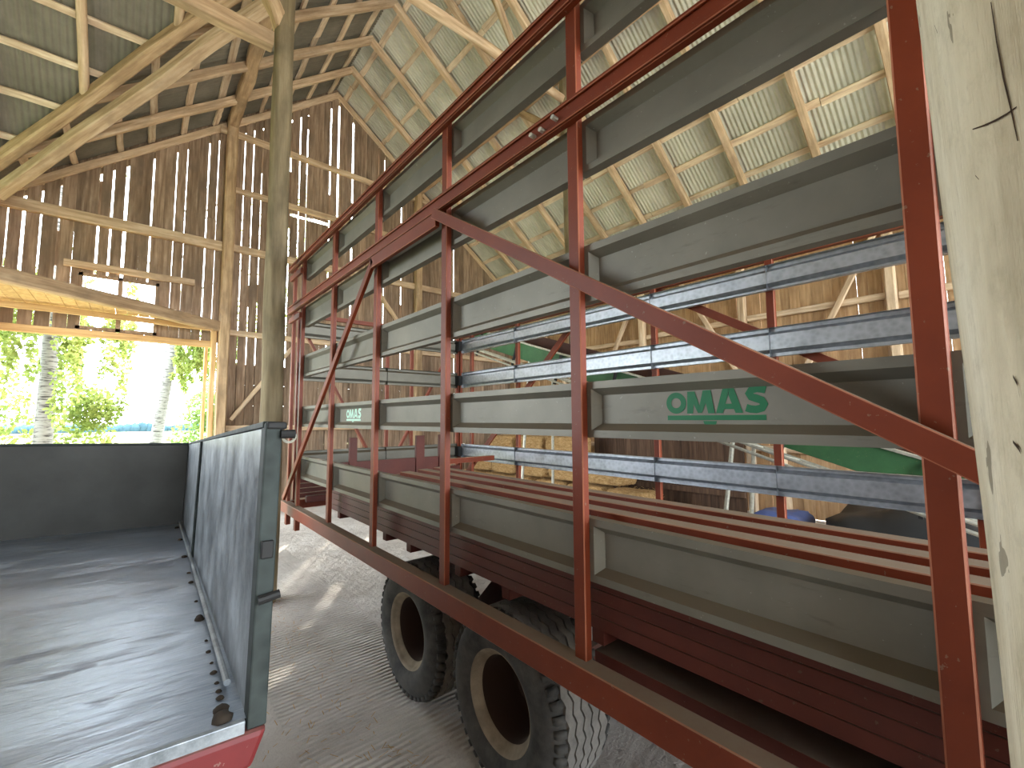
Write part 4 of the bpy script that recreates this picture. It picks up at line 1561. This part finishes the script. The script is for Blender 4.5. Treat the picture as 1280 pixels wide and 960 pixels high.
def leaf_cloud(name, mat, blobs, nleaf, size, seed, parent, droop=0.0):
    rnd = random.Random(seed)
    b = MB()
    for i in range(nleaf):
        c, r = blobs[rnd.randrange(len(blobs))]
        while True:
            p = Vector((rnd.uniform(-1, 1), rnd.uniform(-1, 1), rnd.uniform(-1, 1)))
            if p.length < 1:
                break
        p = Vector(c) + Vector((p.x * r[0], p.y * r[1], p.z * r[2]))
        d = Vector((rnd.uniform(-1, 1), rnd.uniform(-1, 1), rnd.uniform(-1, 1) - droop)).normalized()
        s = d.cross(Vector((rnd.uniform(-1, 1), rnd.uniform(-1, 1), rnd.uniform(-1, 1)))).normalized()
        z = size * rnd.uniform(0.6, 1.3)
        b.add([p, p + d * z * 0.5 + s * z * 0.35, p + d * z, p + d * z * 0.5 - s * z * 0.35], [(0, 1, 2, 3)])
    o = put(name, b.mesh(name, False, False), mat, parent)
    o['kind'] = 'stuff'
    return o


def twigs(c, n, seed, length):
    """hanging birch twigs as thin strings of blobs"""
    rnd = random.Random(seed)
    out = []
    for i in range(n):
        x, y, z = c[0] + rnd.uniform(-1, 1) * c[3], c[1] + rnd.uniform(-1, 1) * c[3], c[2] + rnd.uniform(-.5, .5)
        L = length * rnd.uniform(0.5, 1.2)
        for k2 in range(5):
            out.append(((x + rnd.uniform(-.1, .1), y, z - L * k2 / 5), (0.10, 0.10, L / 8)))
    return out


def birch(loc, r, h, lean, lab, seed, blobs, nl):
    e = empty('birch_tree', loc)
    tag(e, lab, 'tree', 'birches outside the barn door')
    pts = [(lean[0] * t + 0.06 * math.sin(t * 5 + seed), lean[1] * t, h * t) for t in [i / 10 for i in range(11)]]
    MB().tube(pts, [r * (1 - 0.7 * i / 10) for i in range(11)], 12).build('trunk', 'birch', e, True)
    for i in range(6):
        t = 0.35 + 0.1 * i
        p = Vector((lean[0] * t, lean[1] * t, h * t))
        a = seed + i * 2.1
        q = p + Vector((math.cos(a) * 1.3, math.sin(a) * 1.3, 1.0))
        MB().tube([p, (p + q) / 2 + Vector((0, 0, 0.15)), q], [0.05, 0.035, 0.015], 6).build('branch', 'birch', e, True)
    leaf_cloud('foliage', 'leaf', blobs, nl, 0.11, seed, e, 0.5)


birch((-1.72, 15.0, -0.08), 0.19, 11.0, (0.1, 0.3), 'nearer birch with pale trunk at the left of the doorway', 1,
      [((0, 0, 8), (2.2, 2.0, 2.6)), ((-0.9, 0.2, 5.2), (1.3, 1.2, 1.0)), ((0.6, 0.3, 6.0), (1.6, 1.2, 1.0)), ((1.6, 0.2, 8.0), (1.6, 1.5, 1.5))] + twigs((0.1, 0, 5.0, 1.5), 34, 3, 2.6), 9000)
birch((0.35, 20.0, -0.05), 0.20, 12.0, (1.5, 0.4), 'farther leaning birch in the middle of the doorway', 2,
      [((0.9, 0, 8.5), (2.2, 2.0, 2.6)), ((1.8, 0.2, 5.4), (1.2, 1.2, 0.8)), ((2.6, 0.3, 7.0), (1.4, 1.2, 1.5))] + twigs((1.6, 0, 5.0, 1.1), 22, 8, 1.7), 7000)
birch((4.6, 18.0, -0.05), 0.17, 12.0, (0.2, 0.4), 'birch right of the doorway, glimpsed through the gable boards', 4,
      [((0.0, 0, 8.5), (2.2, 2.0, 2.8)), ((-0.6, 0.2, 6.0), (1.6, 1.2, 1.2))], 4000)


def bush(loc, blobs, nl, seed, lab, mat='leaf2'):
    e = empty('leafy_bush', loc)
    tag(e, lab, 'bush', 'bushes outside the barn door')
    for i in range(4):
        a = seed + i * 1.6
        MB().tube([(0, 0, 0), (0.35 * math.cos(a), 0.35 * math.sin(a), 0.8), (0.6 * math.cos(a), 0.6 * math.sin(a), 1.6)], [0.03, 0.02, 0.01], 6).build('stem', 'gboard', e, True)
    leaf_cloud('foliage', mat, blobs, nl, 0.12, seed, e)


bush((-2.9, 15.6, -0.08), [((0, 0, 1.6), (1.3, 0.9, 1.6)), ((-0.8, 0, 2.8), (0.8, 0.8, 0.7))], 4200, 11, 'yellow green bush left of the nearer birch trunk', 'leaf')
bush((-1.1, 16.4, -0.08), [((0, 0, 1.3), (0.7, 0.7, 1.4)), ((0.2, 0, 2.4), (0.6, 0.6, 0.6))], 2600, 12, 'yellow green bush right of the nearer birch trunk', 'leaf')
bush((1.75, 17.5, -0.08), [((0, 0, 1.2), (1.0, 0.8, 1.3)), ((0.3, 0, 2.4), (0.9, 0.8, 0.8))], 4200, 13, 'round light green bush beside the right door jamb')

e = MB()
rnd = random.Random(5)
for i in range(160):
    x = -190 + i * 2.4
    h = 3.6 + 1.4 * noise.noise(Vector((i * 0.23, 1, 0))) + rnd.uniform(-0.4, 0.4)
    n2 = 7
    for lv, (rr, zz) in enumerate(((2.2, 0.0), (2.6, 0.45), (1.7, 0.8), (0.2, 1.0))):
        for j in range(n2):
            a = 2 * math.pi * j / n2
            e.v.append((x + rr * math.cos(a), 260 + rnd.uniform(-1, 1) + rr * math.sin(a), 0.3 + h * zz))
    base = len(e.v) - 4 * n2
    for lv in range(3):
        for j in range(n2):
            k2 = (j + 1) % n2
            e.f.append((base + lv * n2 + j, base + lv * n2 + k2, base + (lv + 1) * n2 + k2, base + (lv + 1) * n2 + j))
fo = e.build('distant_forest', 'farleaf', None, True)
fo['kind'] = 'stuff'
tag(fo, 'hazy blue line of distant woods beyond the field', 'forest')

# sky portals in the gable door and the two unseen openings (they guide the sky's light, they emit none of their own)
portal((-0.6, GY + 0.2, 1.7), (math.radians(-90), 0, 0), 3.6, 3.6)
portal((3.6, BY - 0.2, 3.0), (math.radians(90), 0, 0), 9.2, 6.0)
portal((WXE - 0.1, 7.6, 2.4), (0, math.radians(-90), 0), 4.8, 5.0)
